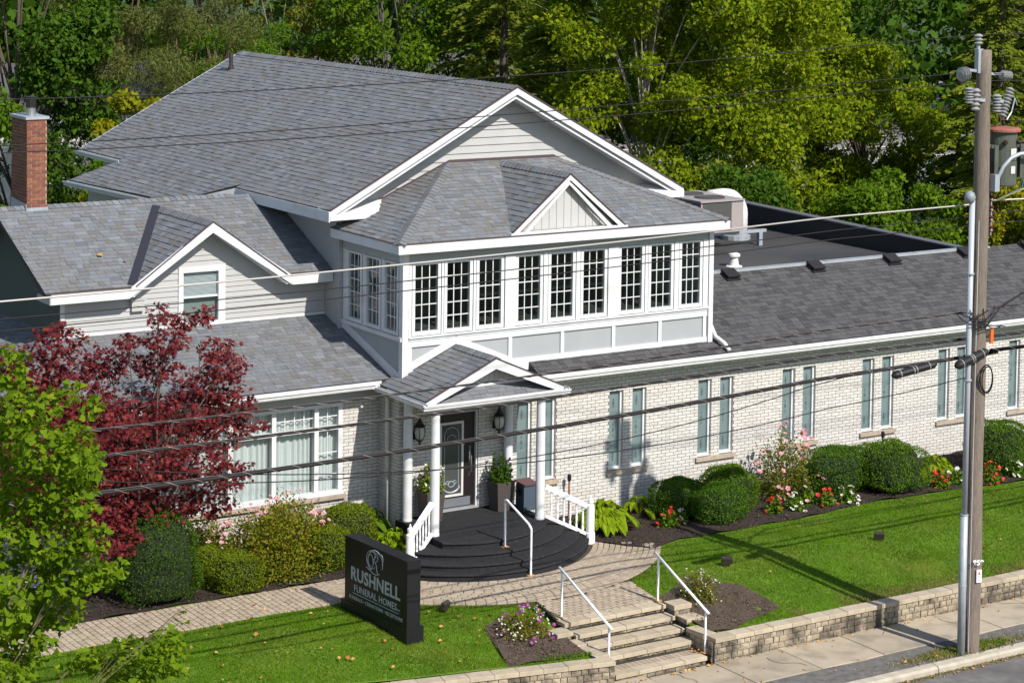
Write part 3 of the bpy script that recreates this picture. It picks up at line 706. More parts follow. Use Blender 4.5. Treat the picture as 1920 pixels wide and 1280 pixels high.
m.build('rake_board', white, H)
m = MB()
for x0, x1 in ((PXL, PX), (PXR, PX)):
    a, b = npv((x0, PYF-0.055, PE+0.016)), npv((x1, PYF-0.055, PZ+0.016)); m.slab([a, b, b-npv((0, 0, 0.022)), a-npv((0, 0, 0.022))], (0, 0.052, 0))
m.build('drip_edge', drip, H)
# recessed gable face with boards and the little pent roof below it
gy = -1.26; gp = [(PXL+0.5, PE+0.10), (PXR-0.5, PE+0.10), (PX, PZ-0.09)]
m = MB(); m.slab([(s, gy, z) for s, z in gp], (0, 0.05, 0)); gpart = m.build('gable_face', boardm, H)
x = gp[0][0]
while x < gp[1][0]:
    c = clip_convex([(x+0.005, PE+0.1), (x+0.115, PE+0.1), (x+0.115, PZ), (x+0.005, PZ)], gp)
    if len(c) > 2 and area2(c) > 0.002: m = MB(); m.slab([(s, gy-0.012, z) for s, z in c], (0, 0.02, 0)); m.build('board', boardm, gpart)
    x += 0.12
MB().box(PXL+0.62, gy-0.035, PE+0.10, PXR-0.62, gy-0.013, PE+0.17).build('base_trim', white, H)
roof([(PXL+0.28, PYF-0.04, PE-0.14), (PXR-0.28, PYF-0.04, PE-0.14), (PXR-0.42, gy-0.02, PE+0.12), (PXL+0.42, gy-0.02, PE+0.12)], (1, 0, 0), th=0.04, expo=0.11)
# porch ceiling, beam, gutters
m = MB(); m.box(PXL+0.12, PYF+0.02, 3.26, PXR-0.12, -0.02, 3.30); m.build('porch_ceiling', white, H)
m = MB(); m.box(PXL+0.22, PYF+0.06, 3.13, PXR-0.22, PYF+0.24, 3.258); m.box(PXL+0.22, PYF+0.24, 3.13, PXL+0.40, -0.02, 3.258); m.box(PXR-0.40, PYF+0.24, 3.13, PXR-0.22, -0.02, 3.258); m.build('porch_beam', white, H)
def gutter(a, b, out, w=0.11, h=0.10, name='gutter'):
    """K-style gutter along a..b (top inner edge), out = outward horizontal vector"""
    a, b, out = npv(a), npv(b), npv(out); z = npv((0, 0, 1)); pr = [(0, 0), (0, -h), (w*0.7, -h), (w*0.8, -h*0.5), (w, -h*0.35), (w, 0), (w-0.018, 0.0), (w-0.018, -h*0.3), (w*0.62, -h+0.015), (0.012, -h+0.015), (0.012, 0)]
    n = len(pr); vs = [a+out*p+z*q for p, q in pr]+[b+out*p+z*q for p, q in pr]
    fs = [(i, (i+1) % n, (i+1) % n+n, i+n) for i in range(n)]
    fs += [(0, 1, 9, 10), (1, 2, 8, 9), (2, 3, 7, 8), (3, 4, 5, 7), (5, 6, 7)]; fs += [tuple(i+n for i in f) for f in ((0, 1, 9, 10), (1, 2, 8, 9), (2, 3, 7, 8), (3, 4, 5, 7), (5, 6, 7))]
    return MB().add(vs, fs).build(name, gutterm, H)
gutter((PXL-0.005, PYF-0.115, PE-0.04), (PXL-0.005, 0.36, PE-0.04), (-1, 0, 0)); gutter((PXL-0.11, PYF-0.045, PE-0.065), (PXR+0.12, PYF-0.045, PE-0.065), (0, -1, 0)); gutter((PXR+0.005, PYF-0.10, PE-0.04), (PXR+0.005, -0.55, PE-0.04), (1, 0, 0))
m = MB(); m.box(PXL-0.002, PYF-0.04, 3.24, PXL+0.115, -0.01, PE-0.02); m.box(PXR-0.115, PYF-0.04, 3.24, PXR+0.002, -0.01, PE-0.02); m.box(PXL+0.115, PYF-0.038, 3.24, PXR-0.115, PYF+0.019, PE-0.16); m.build('fascia', white, H)
m = MB(); m.tube([(-2.12, 0.28, 3.30), (-2.05, 0.30, 3.2), (-1.98, 0.36, 3.05), (-1.97, 0.36, 0.15)], 0.045, 8); m.build('downspout', gutterm, H, True)

# curved carpeted steps
def carpet_step(r, z0, z1, a0, a1, back):
    n = 60; an = [a0+(a1-a0)*i/n for i in range(n+1)]; mb = MB()
    prof = [(r-0.035, z0), (r-0.03, z1-0.05), (r, z1-0.035), (r, z1-0.012), (r-0.014, z1)]; k = len(prof)
    vs = [(CX+q*math.cos(a), CY+q*math.sin(a), z) for a in an for q, z in prof]
    fs = [(i*k+j, (i+1)*k+j, (i+1)*k+j+1, i*k+j+1) for i in range(n) for j in range(k-1)]
    o = len(vs); nb = len(back); vs += [(x, y, z1) for x, y in back]+[(x, y, z0) for x, y in back]
    fs.append(tuple([i*k+k-1 for i in range(n+1)]+list(range(o, o+nb))))
    fs += [(n*k+0, n*k+k-1, o, o+nb), (k-1, 0, o+2*nb-1, o+nb-1)]+[(o+i, o+i+1, o+nb+i+1, o+nb+i) for i in range(nb-1)]
    mb.add(vs, fs); mb.build('porch_step', carpet, H)
for r, z0, z1 in ((2.86, 0.05, 0.235), (2.66, 0.2, 0.365), (2.34, 0.33, 0.492)):
    carpet_step(r, z0, z1, PI+0.66, 2*PI-0.58, [(0.75, -1.2), (-2.0, -1.2)])
carpet_step(1.99, 0.10, 0.62, PI+0.92, 2*PI-0.58, [(0.86, -0.02), (-1.98, -0.02)])
# ---------------- wing roof, gutter, vents
GY, GZ = -0.42, 3.40; RY, RZW = 2.3, 4.72
wr_ = roof([(1.3, GY, GZ), (WX1, GY, GZ), (WX1, RY, RZW), (1.3, RY, RZW)], (1, 0, 0), mi=1)
# keep only what is right of / below the sunroom: the strip in front of it shows the same shingles
gutter((1.28, GY-0.005, GZ-0.03), (WX1, GY-0.005, GZ-0.03), (0, -1, 0), 0.13, 0.12)
m = MB(); m.box(1.25, GY+0.0, GZ-0.19, WX1, GY+0.03, GZ-0.02); m.box(1.25, GY+0.03, GZ-0.17, WX1, -0.0085, GZ-0.14); m.build('soffit', white, H)
m = MB(); m.box(1.3, RY-0.10, RZW-0.02, 17.2, RY+0.10, RZW+0.035); m.build('ridge_flashing', alum, H)
for x in (8.6, 11.6, 14.6): MB().box(x, RY-0.102, RZW+0.036, x+0.02, RY+0.102, RZW+0.039).build('flashing_joint', drip, H)
for x in (8.43, 11.11, 13.63, 16.2, 18.5):
    m = MB(); c = npv((x, 2.10, 4.63)); u = npv((1, 0, 0)); v = up((0, 1, 0.487)); n = np.cross(u, v)
    m.obox(c+n*0.02, u*0.21, v*0.20, n*0.02); m.obox(c+n*0.055, u*0.15, v*0.14, n*0.03); m.obox(c+n*0.105, u*0.19, v*0.17, n*0.022); m.build('roof_vent', M('vent_black', (0.016, 0.014, 0.014), 0.6), H)

# flat roof behind the ridge
FZ = 4.25
m = MB(); m.box(6.2, RY+0.02, FZ-0.2, 16.55, 13.6, FZ); m.build('flat_roof', membrane, H)
m = MB(); m.box(6.2, RY+0.10, FZ+0.002, 16.4, RY+0.16, RZW+0.0); m.build('parapet', membrane2, H)
m = MB(); m.slab([(16.36, RY+0.1, FZ-0.2), (16.36, 13.6, FZ-0.2), (16.36, 13.6, 4.92), (16.36, RY+0.1, 4.70)], (0.22, 0, 0)); m.build('parapet', membrane2, H)
m = MB(); m.slab([(16.30, RY+0.1, 4.705), (16.30, 13.6, 4.925), (16.30, 13.6, 4.965), (16.30, RY+0.1, 4.745)], (0.32, 0, 0)); m.build('parapet_cap', M('cap_grey', (0.10, 0.10, 0.105), 0.6), H)
m = MB(); m.box(6.2, 13.4, FZ+0.002, 16.35, 13.6, 4.85); m.build('parapet', membrane2, H)
m = MB(); m.lathe((11.06, 5.23, FZ), [(0.22, 0), (0.2, 0.02), (0.13, 0.03), (0.10, 0.22), (0.13, 0.24), (0.16, 0.27), (0.15, 0.33), (0.05, 0.37)], 16); m.build('vent_pipe', M('vent_white', (0.62, 0.60, 0.58), 0.6), H)

# ---------------- left ground-floor roof
LY, LZ = 0.40, 3.50; LT = 3.3; LTZ = 4.42
xw = -10.95
r1 = roof([(xw, LY, LZ), (-1.86, LY, LZ), (-1.86, LT, LTZ), (-8.0, LT, LTZ)], (1, 0, 0))
r2 = roof([(xw, LY, LZ), (xw, 14.0, LZ), (-8.0, 14.0, LTZ), (-8.0, LT, LTZ)], (0, 1, 0))
sL = (LTZ-LZ)/(LT-LY); ridgecaps((xw, LY, LZ), (-8.0, LT, LTZ), r1, (0, -sL, 1), (-sL, 0, 1))
gutter((xw-0.1, LY-0.005, LZ-0.03), (-2.30, LY-0.005, LZ-0.03), (0, -1, 0), 0.13, 0.12); gutter((xw, LY-0.1, LZ-0.03), (xw, 14, LZ-0.03), (-1, 0, 0), 0.13, 0.12)
m = MB(); m.box(xw+0.02, LY, LZ-0.19, -2.1, LY+0.03, LZ-0.025); m.box(xw+0.02, LY+0.03, LZ-0.17, -2.1, 0.84, LZ-0.14); m.build('soffit', white, H)

# ---------------- upper left wing (siding, cross gable)
UY = 3.3; UE = 2.90; UEZ = 5.44; US = 0.438; URY = 6.0; URZ = UEZ+US*(URY-UE); UXL = -8.5
GXC = -4.81; GAZ = 6.66; GSL = 0.70; GXL, GXR = -6.60, -3.02
win = (-5.42, 4.42, -4.34, 5.69)
m = MB(); m.box(-8.0, UY, 3.0, win[0]+0.02, UY+0.2, 5.5); m.box(win[2]-0.02, UY, 3.0, -1.92, UY+0.2, 5.5); m.box(win[0]+0.02, UY, 3.0, win[2]-0.02, UY+0.2, win[1]+0.02)
zg = lambda x: GAZ-0.12-(GAZ-0.12-5.5)*abs(x-GXC)/(GXC-GXL-0.2)
m.slab([(GXL+0.2, UY, 5.5), (win[0]+0.02, UY, 5.5), (win[0]+0.02, UY, zg(win[0]+0.02))], (0, 0.2, 0)); m.slab([(win[2]-0.02, UY, 5.5), (GXR-0.2, UY, 5.5), (win[2]-0.02, UY, zg(win[2]-0.02))], (0, 0.2, 0)); m.slab([(win[0]+0.02, UY, win[3]-0.02), (win[2]-0.02, UY, win[3]-0.02), (win[2]-0.02, UY, zg(win[2]-0.02)), (GXC, UY, GAZ-0.12), (win[0]+0.02, UY, zg(win[0]+0.02))], (0, 0.2, 0)); uw = m.build('wall', siding, H)
boards([(-8.0, 4.40), (-1.94, 4.40), (-1.94, 5.46), (-8.0, 5.46)], lambda s, z: (s, UY, z), (0, -1, 0), 0.115, siding, uw, holes=[win], proud=0.02)
boards([(GXL+0.12, 5.46+0.0), (GXR-0.12, 5.46), (GXC, GAZ-0.10)], lambda s, z: (s, UY, z), (0, -1, 0), 0.115, siding, uw, holes=[win], proud=0.02)
MB().box(-8.03, UY-0.03, 4.42, -7.94, UY-0.001, 5.35).build('corner_board', white, H); MB().box(-7.93, UY-0.03, 4.41, -1.93, UY-0.021, 4.47).build('base_trim', white, H)
# left gable end
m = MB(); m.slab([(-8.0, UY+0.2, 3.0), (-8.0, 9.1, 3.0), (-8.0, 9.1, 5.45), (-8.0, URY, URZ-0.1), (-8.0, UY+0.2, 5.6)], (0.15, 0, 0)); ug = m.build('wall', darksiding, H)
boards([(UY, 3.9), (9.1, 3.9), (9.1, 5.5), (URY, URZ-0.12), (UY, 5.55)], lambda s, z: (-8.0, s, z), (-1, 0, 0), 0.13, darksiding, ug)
# roof planes: front slope split by the cross gable
def zf(y): return UEZ+US*(y-UE)
ytop = UE+(GAZ-UEZ)/US    # where cross ridge meets the front slope
hw = (GAZ-UEZ)/GSL
fl = [(UXL, UE, UEZ), (GXC-hw, UE, UEZ), (GXC, ytop, GAZ), (GXC, URY, URZ), (UXL, URY, URZ)]
fr = [(GXC+hw, UE, UEZ), (-1.93, UE, UEZ), (-1.93, URY, URZ), (GXC, URY, URZ), (GXC, ytop, GAZ)]
# convex pieces
ra = roof([fl[0], fl[1], fl[2], fl[3], fl[4]], (1, 0, 0)); rb = roof([fr[0], fr[1], fr[2], fr[3], fr[4]], (1, 0, 0))
rc = roof([(GXC-hw, UE-0.02, UEZ), (GXC, UE-0.02, GAZ), (GXC, ytop, GAZ)], (0, 1, 0))
rd = roof([(GXC+hw, UE-0.02, UEZ), (GXC, UE-0.02, GAZ), (GXC, ytop, GAZ)], (0, 1, 0), vis=False)
ridgecaps((GXC, UE-0.02, GAZ), (GXC, ytop, GAZ), rc, (-GSL, 0, 1), (GSL, 0, 1))
rback = roof([(UXL, 9.2, UEZ), (-1.93, 9.2, UEZ), (-1.93, URY, URZ), (UXL, URY, URZ)], (1, 0, 0), shingles=False)
ridgecaps((UXL, URY, URZ), (-2.9, URY, URZ), ra, (0, -US, 1), (0, US, 1))
# dark metal valley left of the cross gable
va, vb = npv((GXC-hw, UE, UEZ)), npv((GXC, ytop, GAZ)); t = vb-va; t /= np.linalg.norm(t); n1 = up((0, -US, 1)); s1 = np.cross(n1, t); s1 /= np.linalg.norm(s1)
m = MB(); m.slab([va-s1*0.02+n1*0.03, vb-s1*0.02+n1*0.03, vb+s1*0.16*(1)+n1*0.03, va+s1*0.16+n1*0.03], n1*0.006); m.build('valley_flashing', M('valley_metal', (0.022, 0.022, 0.03), 0.6), H)
# fascia and rake boards
m = MB(); yF = UE-0.035
m.box(UXL+0.12, yF, UEZ-0.24, GXC-hw-0.12, yF+0.03, UEZ-0.02); m.box(GXC+hw+0.12, yF, UEZ-0.24, -1.95, yF+0.03, UEZ-0.02)
for x0, sg in ((GXC-hw-0.13, 1), (GXC+hw+0.13, -1)):
    a = npv((x0, yF, UEZ-0.24)); b = npv((GXC, yF, GAZ-0.21)); a2 = npv((x0, yF, UEZ-0.02)); b2 = npv((GXC, yF, GAZ+0.01)); a2 = a2+npv((sg*0.02, 0, 0)); m.slab([a, b, b2, a2], (0, 0.03, 0))
m.build('fascia', white, H)
m = MB(); m.box(UXL, yF-0.02, UEZ-0.018, GXC-hw-0.1, yF+0.05, UEZ+0.004); m.box(GXC+hw+0.1, yF-0.02, UEZ-0.018, -1.95, yF+0.05, UEZ+0.004)
for x0 in (GXC-hw, GXC+hw): m.slab([(x0, yF-0.02, UEZ-0.01), (GXC, yF-0.02, GAZ+0.012), (GXC, yF-0.02, GAZ+0.036), (x0, yF-0.02, UEZ+0.014)], (0, 0.05, 0))
m.build('drip_edge', drip, H)
m = MB(); m.box(UXL+0.12, UE, UEZ-0.22, GXC-hw, UY-0.02, UEZ-0.19); m.box(GXC+hw, UE, UEZ-0.22, -1.95, UY-0.02, UEZ-0.19)
for x0 in (GXC-hw, GXC+hw): m.slab([(x0, UE, UEZ-0.20), (GXC, UE, GAZ-0.18), (GXC, UE, GAZ-0.16), (x0, UE, UEZ-0.18)], (0, UY-UE-0.02, 0))
m.build('soffit', white, H)
m = MB(); m.box(UXL+0.09, yF, UEZ-0.24, UXL+0.119, UY+0.28, UEZ-0.10); m.slab([(UXL+0.10, UE, UEZ-0.16), (UXL+0.10, URY, URZ-0.16), (UXL+0.10, URY, URZ-0.02), (UXL+0.10, UE, UEZ-0.02)], (0.02, 0, 0)); m.slab([(UXL+0.12, UY+0.05, UEZ-0.0), (UXL+0.12, URY, URZ-0.11), (-8.02, URY, URZ-0.11), (-8.02, UY+0.05, UEZ-0.0)], (0, 0, -0.015)); m.build('rake_board', siding, H)
# gable window with blind
x0, z0, x1, z1 = win; yv = UY-0.045
m = MB(); m.box(x0, yv, z0, x0+0.11, UY+0.06, z1); m.box(x1-0.16, yv, z0, x1, UY+0.06, z1); m.box(x0+0.11, yv, z1-0.12, x1-0.16, UY+0.06, z1); m.box(x0+0.11, yv-0.02, z0, x1-0.16, UY+0.06, z0+0.09); m.box(x0+0.11, yv+0.03, 5.02, x1-0.16, UY+0.06, 5.06)
gwin = m.build('window', white, H)
fpane(x0+0.11, x1-0.16, UY+0.02, z0+0.09, 5.02).build('pane', glass, gwin); fpane(x0+0.11, x1-0.16, UY+0.0, 5.06, z1-0.12).build('pane', glass2, gwin)
for k in range(20): MB().obox(((x0+x1)/2-0.025, UY+0.05, 5.07+k*0.0255), (0.40, 0, 0), (0, 0.011, 0.004), (0, 0, 0.0012)).build('blind_slat', blind, gwin)
MB().box(x0+0.1, UY+0.10, z0+0.05, x1-0.15, UY+0.11, z1-0.1).build('window_backing', curtain, gwin)
m = MB(); m.box(-6.50, UY-0.11, 4.86, -6.22, UY-0.02, 5.10); m.box(-6.53, UY-0.13, 5.09, -6.19, UY-0.02, 5.12); m.build('vent_hood', M('hood_grey', (0.40, 0.39, 0.37), 0.6), H)
# chimney
chx0, chx1, chy0, chy1 = -7.80, -7.35, 5.85, 6.79; cz0, cz1 = 6.3, 8.70
m = MB(); m.box(chx0+0.008, chy0+0.008, cz0, chx1-0.008, chy1-0.008, cz1); ch = m.build('chimney', redmortar, H)
def cbricks(to3, nrm, L, vis):
    r = 0; nrm = npv(nrm)
    while cz0+r*0.0725 < cz1:
        s = -(0.108 if r % 2 else 0.0); a0, a1 = cz0+r*0.0725, min(cz0+r*0.0725+0.061, cz1)
        while s < L:
            p, q = max(s, 0), min(s+0.205, L); s += 0.216
            if q-p < 0.03: continue
            f = [npv(to3(x, z))+nrm*(0.004+random.uniform(-0.002, 0.002)) for x, z in ((p, a0), (q, a0), (q, a1), (p, a1))]; g = [x-nrm*0.03 for x in f]
            if a1 < 6.62 and nrm[1] < -0.5: continue
            mb = MB(); mb.add(f+g, [(0, 1, 2, 3), (0, 4, 5, 1), (1, 5, 6, 2), (2, 6, 7, 3), (3, 7, 4, 0)]); mb.build('chimney_brick', redbrick, ch)
        r += 1
cbricks(lambda s, z: (chx0+s, chy0, z), (0, -1, 0), chx1-chx0, True); cbricks(lambda s, z: (chx0, chy1-s, z), (-1, 0, 0), chy1-chy0, True)
m = MB(); m.box(chx0-0.04, chy0-0.04, cz1, chx1+0.04, chy1+0.04, cz1+0.06); m.build('chimney_cap', galv, ch)
m = MB(); m.lathe((-7.58, 6.2, cz1+0.06), [(0.10, 0), (0.10, 0.16), (0.085, 0.17), (0.085, 0.18)], 16); m.build('flue_base', M('steel', (0.4, 0.4, 0.4), 0.35, metal=0.8), ch); m = MB(); m.lathe((-7.58, 6.2, cz1+0.22), [(0.11, 0.02), (0.11, 0.22), (0.12, 0.23), (0.12, 0.25)], 12); m.build('flue_cap', blackm, ch)
m = MB(); m.box(chx0-0.02, chy0-0.02, 6.60, chx1+0.02, chy0-0.002, 6.80); m.slab([(chx0-0.02, chy0, 6.66), (chx0-0.02, chy1, 6.7), (chx0-0.02, chy1, 6.95), (chx0-0.02, chy0, 6.88)], (0.012, 0, 0)); m.build('chimney_flashing', galv, ch)

# ---------------- main house
MX0, MX1 = -1.92, 6.45; MY = 2.65; MA = 9.38; MXC = 2.26; MS = 0.533; MR = 2.10; MB_ = 16.4
MEX0, MEX1 = -2.46, 6.98; MEZ = MA-MS*(MXC-MEX0)
m = MB(); m.slab([(MX0, MY, 3.2), (MX1, MY, 3.2), (MX1, MY, 7.0), (MXC, MY, MA-0.20), (MX0, MY, 7.0)], (0, 0.2, 0)); mw = m.build('wall', siding, H)
boards([(MX0, 6.5), (MX1, 6.5), (MX1, 6.98), (MXC, MA-0.17), (MX0, 6.98)], lambda s, z: (s, MY, z), (0, -1, 0), 0.172, siding, mw, proud=0.026)
m = MB(); m.box(MX0, MY+0.2, 3.0, MX0+0.2, 16.0, 7.05); ml = m.build('wall', siding, H)
boards([(MY, 3.9), (MB_-0.4, 3.9), (MB_-0.4, 7.02), (MY, 7.02)], lambda s, z: (MX0, s, z), (-1, 0, 0), 0.13, siding, ml)
m = MB(); m.box(MX1-0.2, MY+0.2, 3.0, MX1, 16.0, 7.05); m.slab([(MX0+0.2, 15.8, 3), (MX1-0.2, 15.8, 3), (MX1-0.2, 15.8, 7), (MXC, 15.8, MA-0.3), (MX0+0.2, 15.8, 7)], (0, 0.2, 0)); m.build('wall', siding, H)
MB().box(MX0-0.035, MY-0.04, 3.9, MX0+0.06, MY-0.0, 6.95).build('corner_board', siding, H)
zM = lambda x: MA-MS*abs(MXC-x)
# ridge sags slightly in the middle, like the real one
ym = 5.2
mr1 = roof([(MEX0, MR, MEZ), (MEX0, 6.70, MEZ), (MXC, 6.70, MA), (MXC, MR, MA)], (0, 1, 0))
mr2 = roof([(MEX0+0.14, 6.70, zM(MEX0+0.14)), (MEX0+0.14, 13.45, zM(MEX0+0.14)), (MXC, 13.45, MA), (MXC, 6.70, MA)], (0, 1, 0))
mr2b = roof([(MEX0+0.139, 6.70, zM(MEX0+0.139)), (-3.32, 8.3, zM(-3.32)), (-3.53, 14.4, zM(-3.53)), (MEX0+0.139, 13.35, zM(MEX0+0.139))], (0, 1, 0))
mr3 = roof([(MEX0, 13.45, MEZ), (MEX0, MB_, MEZ), (MXC, MB_, MA), (MXC, 13.45, MA)], (0, 1, 0))
mr4 = roof([(MEX1, MR, zM(MEX1)), (MEX1, MB_, zM(MEX1)), (MXC, MB_, MA), (MXC, MR, MA)], (0, 1, 0), shingles=False)
ridgecaps((MXC, MR, MA), (MXC, MB_, MA), mr1, (-MS, 0, 1), (MS, 0, 1), w=0.16, step=0.17)
# rake: fascia board, grey strip coloured as the shadow gap, frieze; both sides
m = MB(); m2 = MB(); m3 = MB(); m4 = MB()
for x0 in (MEX0, MEX1):
    zz = zM(x0)
    def q(t0, t1, y0, y1): return [(x0, y0, zz+t0), (MXC, y0, MA+t0), (MXC, y0, MA+t1), (x0, y0, zz+t1)], (0, y1-y0, 0)
    m.slab(*q(-0.17, -0.015, MR-0.03, MR+0.0)); m.slab(*q(-0.27, -0.20, MR+0.03, MR+0.05)); m2.slab(*q(-0.20, -0.12, MR+0.005, MR+0.03))
    m3.slab(*q(-0.013, 0.018, MR-0.05, MR-0.002)); m4.slab(*q(-0.24, -0.215, MR+0.052, MY-0.02))
m.build('rake_board', white, H); m2.build('rake_painted_shadow', panelm, H); m3.build('drip_edge', drip, H); m4.build('soffit', white, H)
# boxed eave returns
for xa, xb in ((MEX0-0.0, -0.90), (5.45, MEX1+0.0)):
    z = MEZ; m = MB(); y0 = MR-0.045
    m.add([(xa, y0, z-0.22), (xb, y0, z-0.22), (xb, y0, z-0.07), (xa, y0, z-0.12), (xa, MY-0.02, z-0.22), (xb, MY-0.02, z-0.22), (xb, MY-0.02, z+0.10), (xa, MY-0.02, z+0.02)], [(0, 1, 2, 3), (3, 2, 6, 7), (0, 4, 5, 1), (1, 5, 6, 2), (0, 3, 7, 4), (4, 7, 6, 5)]); m.build('eave_return', white, H)
m = MB(); m.box(MEX0-0.03, MR-0.03, MEZ-0.25, MEX0+0.0, 6.70, MEZ-0.02); m.box(MEX0, MR+0.06, MEZ-0.24, MX0-0.02, 6.70, MEZ-0.215); m.build('fascia', white, H)
m = MB(); m.slab([(MEX0-0.02, 6.72, MEZ-0.25), (-3.32, 8.3, zM(-3.32)-0.20), (-3.32, 8.3, zM(-3.32)-0.01), (MEX0-0.02, 6.72, MEZ-0.01)], (-0.02, -0.02, 0)); m.build('flashing', white, H)
gutter((-3.36, 8.3, zM(-3.36)-0.02), (-3.56, 14.5, zM(-3.53)-0.02), (-1, 0, 0), 0.13, 0.12); gutter((MEX0-0.01, 13.4, MEZ-0.02), (MEX0-0.01, MB_+0.05, MEZ-0.02), (-1, 0, 0), 0.13, 0.12)
m = MB(); m.box(-3.1, 8.6, 4.4, -1.95, 14.2, 6.36); m.build('wall', siding, H)
m = MB(); m.slab([(MEX0, MB_, MEZ-0.2), (MXC, MB_, MA-0.2), (MXC, MB_, MA+0.01), (MEX0, MB_, MEZ+0.01)], (0, 0.04, 0)); m.slab([(MEX1, MB_, MEZ-0.2), (MXC, MB_, MA-0.2), (MXC, MB_, MA+0.01), (MEX1, MB_, MEZ+0.01)], (0, 0.04, 0)); m.build('rake_board', white, H)
m = MB(); m.lathe((1.5, 15.38, 8.95), [(0.09, 0), (0.085, 0.10), (0.055, 0.11), (0.055, 0.5), (0.06, 0.5)], 12); m.build('vent_stack', M('stack', (0.035, 0.03, 0.03), 0.5), H)

# ---------------- glazed sunroom
SX0, SX1 = -1.86, 6.27; SZ0 = 3.45; SE = 6.42; SOV = 0.30
m = MB()
def sp(x0, y0, z0, x1, y1, z1): m.box(x0, y0, z0, x1, y1, z1)
# grey lower panels + white stiles
MB().box(SX0+0.05, 0.03, SZ0, SX1-0.05, 0.10, 4.36).build('sunroom_panel', panelm, H)
MB().box(SX0, -0.03, SZ0, SX0+0.145, 0.12, SE-0.1).build('corner_post', white, H); MB().box(SX1-0.125, -0.03, SZ0, SX1, 0.12, SE-0.1).build('corner_post', white, H)
m = MB(); m.box(SX0+0.16, -0.02, 4.33, SX1-0.14, 0.12, 4.40); m.box(SX0+0.155, -0.055, 4.385, SX1-0.135, 0.12, 4.415); m.build('window_ledge', white, H)
m = MB(); m.box(SX0+0.16, -0.005, SZ0, SX1-0.14, 0.029, 3.72); m.box(SX0+0.16, -0.005, 4.23, SX1-0.14, 0.029, 4.329); m.box(SX0+0.16, -0.012, 4.20, SX1-0.14, 0.028, 4.225)
for x in (-1.66, -0.43, 0.82, 2.167, 3.53, 4.80, 6.06): m.box(x-0.045, -0.004, 3.72, x+0.045, 0.0285, 4.23)
m.build('panel_stile', white, H)
# slanting trim against the porch roof
m = MB()
for xa in (SX0+0.02, PXR-0.1):
    za = PE+0.05+((xa-PXL) if xa < 0 else 0.1)*sl_; a, b = npv((xa, -0.02, za)), npv((PX, -0.02, PZ+0.03)); m.slab([a, b, b+npv((0, 0, 0.17)), a+npv((0, 0, 0.17))], (0, 0.03, 0))
m.build('roof_abutment_trim', white, H)
# frieze and windows of the front
MB().box(SX0+0.16, 0.0, 5.96, SX1-0.14, 0.12, 6.30).build('frieze_board', panelm, H)
gl = [(-1.547, -0.996), (-0.771, -0.214), (0.021, 0.57), (1.009, 1.566), (1.848, 2.417), (2.699, 3.26), (3.712, 4.276), (4.531, 5.086), (5.385, 5.90)]
GZ0, GZ1 = 4.51, 5.905
def sun_window(to, w0, w1):
    """to(s, out, z): s along the wall, out towards the outside"""
    def bx(mb, s0, o0, z0, s1, o1, z1):
        P = [to(s, o, z) for s in (s0, s1) for o in (o0, o1) for z in (z0, z1)]; P = np.array(P); a, b = P.min(0), P.max(0); mb.box(*a, *b)
    f = MB(); e = 0.072
    bx(f, w0-e, -0.08, 4.43, w0, 0.025, 5.95); bx(f, w1, -0.08, 4.43, w1+e, 0.025, 5.95); bx(f, w0, -0.08, GZ1, w1, 0.023, 5.95); bx(f, w0, -0.08, 4.43, w1, 0.027, GZ0)
    o = f.build('window', white, H); n, r = 3, 5
    for i in range(n):
        for j in range(r):
            p = MB(); a0 = w0+(w1-w0)*i/n; a1 = w0+(w1-w0)*(i+1)/n; b0 = GZ0+(GZ1-GZ0)*j/r; b1 = GZ0+(GZ1-GZ0)*(j+1)/r
            p.poly([to(a0+0.006, -0.032, b0+0.006), to(a1-0.006, -0.032, b0+0.006), to(a1-0.006, -0.032, b1-0.006), to(a0+0.006, -0.032, b1-0.006)]); p.build('pane', glass, o)
    b = MB()
    for i in range(1, n): bx(b, w0+(w1-w0)*i/n-0.010, -0.045, GZ0, w0+(w1-w0)*i/n+0.010, -0.020, GZ1)
    for j in range(1, r): bx(b, w0, -0.044, GZ0+(GZ1-GZ0)*j/r-0.010, w1, -0.021, GZ0+(GZ1-GZ0)*j/r+0.010)
    b.build('glazing_bar', white, o)
for a, b in gl: sun_window(lambda s, o, z: (s, 0.02-o, z), a, b)
m = MB()
ed = [SX0+0.16]+[v for g in gl for v in (g[0]-0.088, g[1]+0.088)]+[SX1-0.14]
for k in range(0, len(ed), 2):
    if ed[k+1]-ed[k] > 0.005: m.box(ed[k], -0.028 if ed[k+1]-ed[k] > 0.2 else -0.012, 4.416, ed[k+1], 0.12, 5.958)
m.build('mullion', white, H); MB().box(SX0+0.17, 0.085, 4.416, SX1-0.15, 0.088, 4.43).build('sub_sill', panelm, H)
# left side of the sunroom
sg = [(0.222, 0.726), (0.985, 1.527), (1.802, 2.329)]
for a, b in sg: sun_window(lambda s, o, z: (SX0+0.02-o, s, z), a, b)
m = MB(); ed = [0.12]+[v for g in sg for v in (g[0]-0.088, g[1]+0.088)]+[2.64]
for k in range(0, len(ed), 2):
    if ed[k+1]-ed[k] > 0.004: m.box(SX0+0.01, ed[k], 4.416, SX0+0.12, ed[k+1], 5.958)
m.box(SX0-0.03, 0.0, 4.33, SX0+0.12, 2.62, 4.415); m.build('mullion', white, H)
MB().box(SX0, 0.12, 5.96, SX0+0.12, 2.64, 6.30).build('frieze_board', panelm, H)
MB().box(SX0+0.02, 0.12, SZ0, SX0+0.10, 2.64, 4.33).build('sunroom_panel', panelm, H)
m = MB(); m.slab([(SX0-0.01, 0.30, 3.50), (SX0-0.01, 2.63, 4.24), (SX0-0.01, 2.63, 4.42), (SX0-0.01, 0.12, 3.66), (SX0-0.01, 0.12, 3.45)], (0.03, 0, 0)); m.build('roof_abutment_trim', white, H)
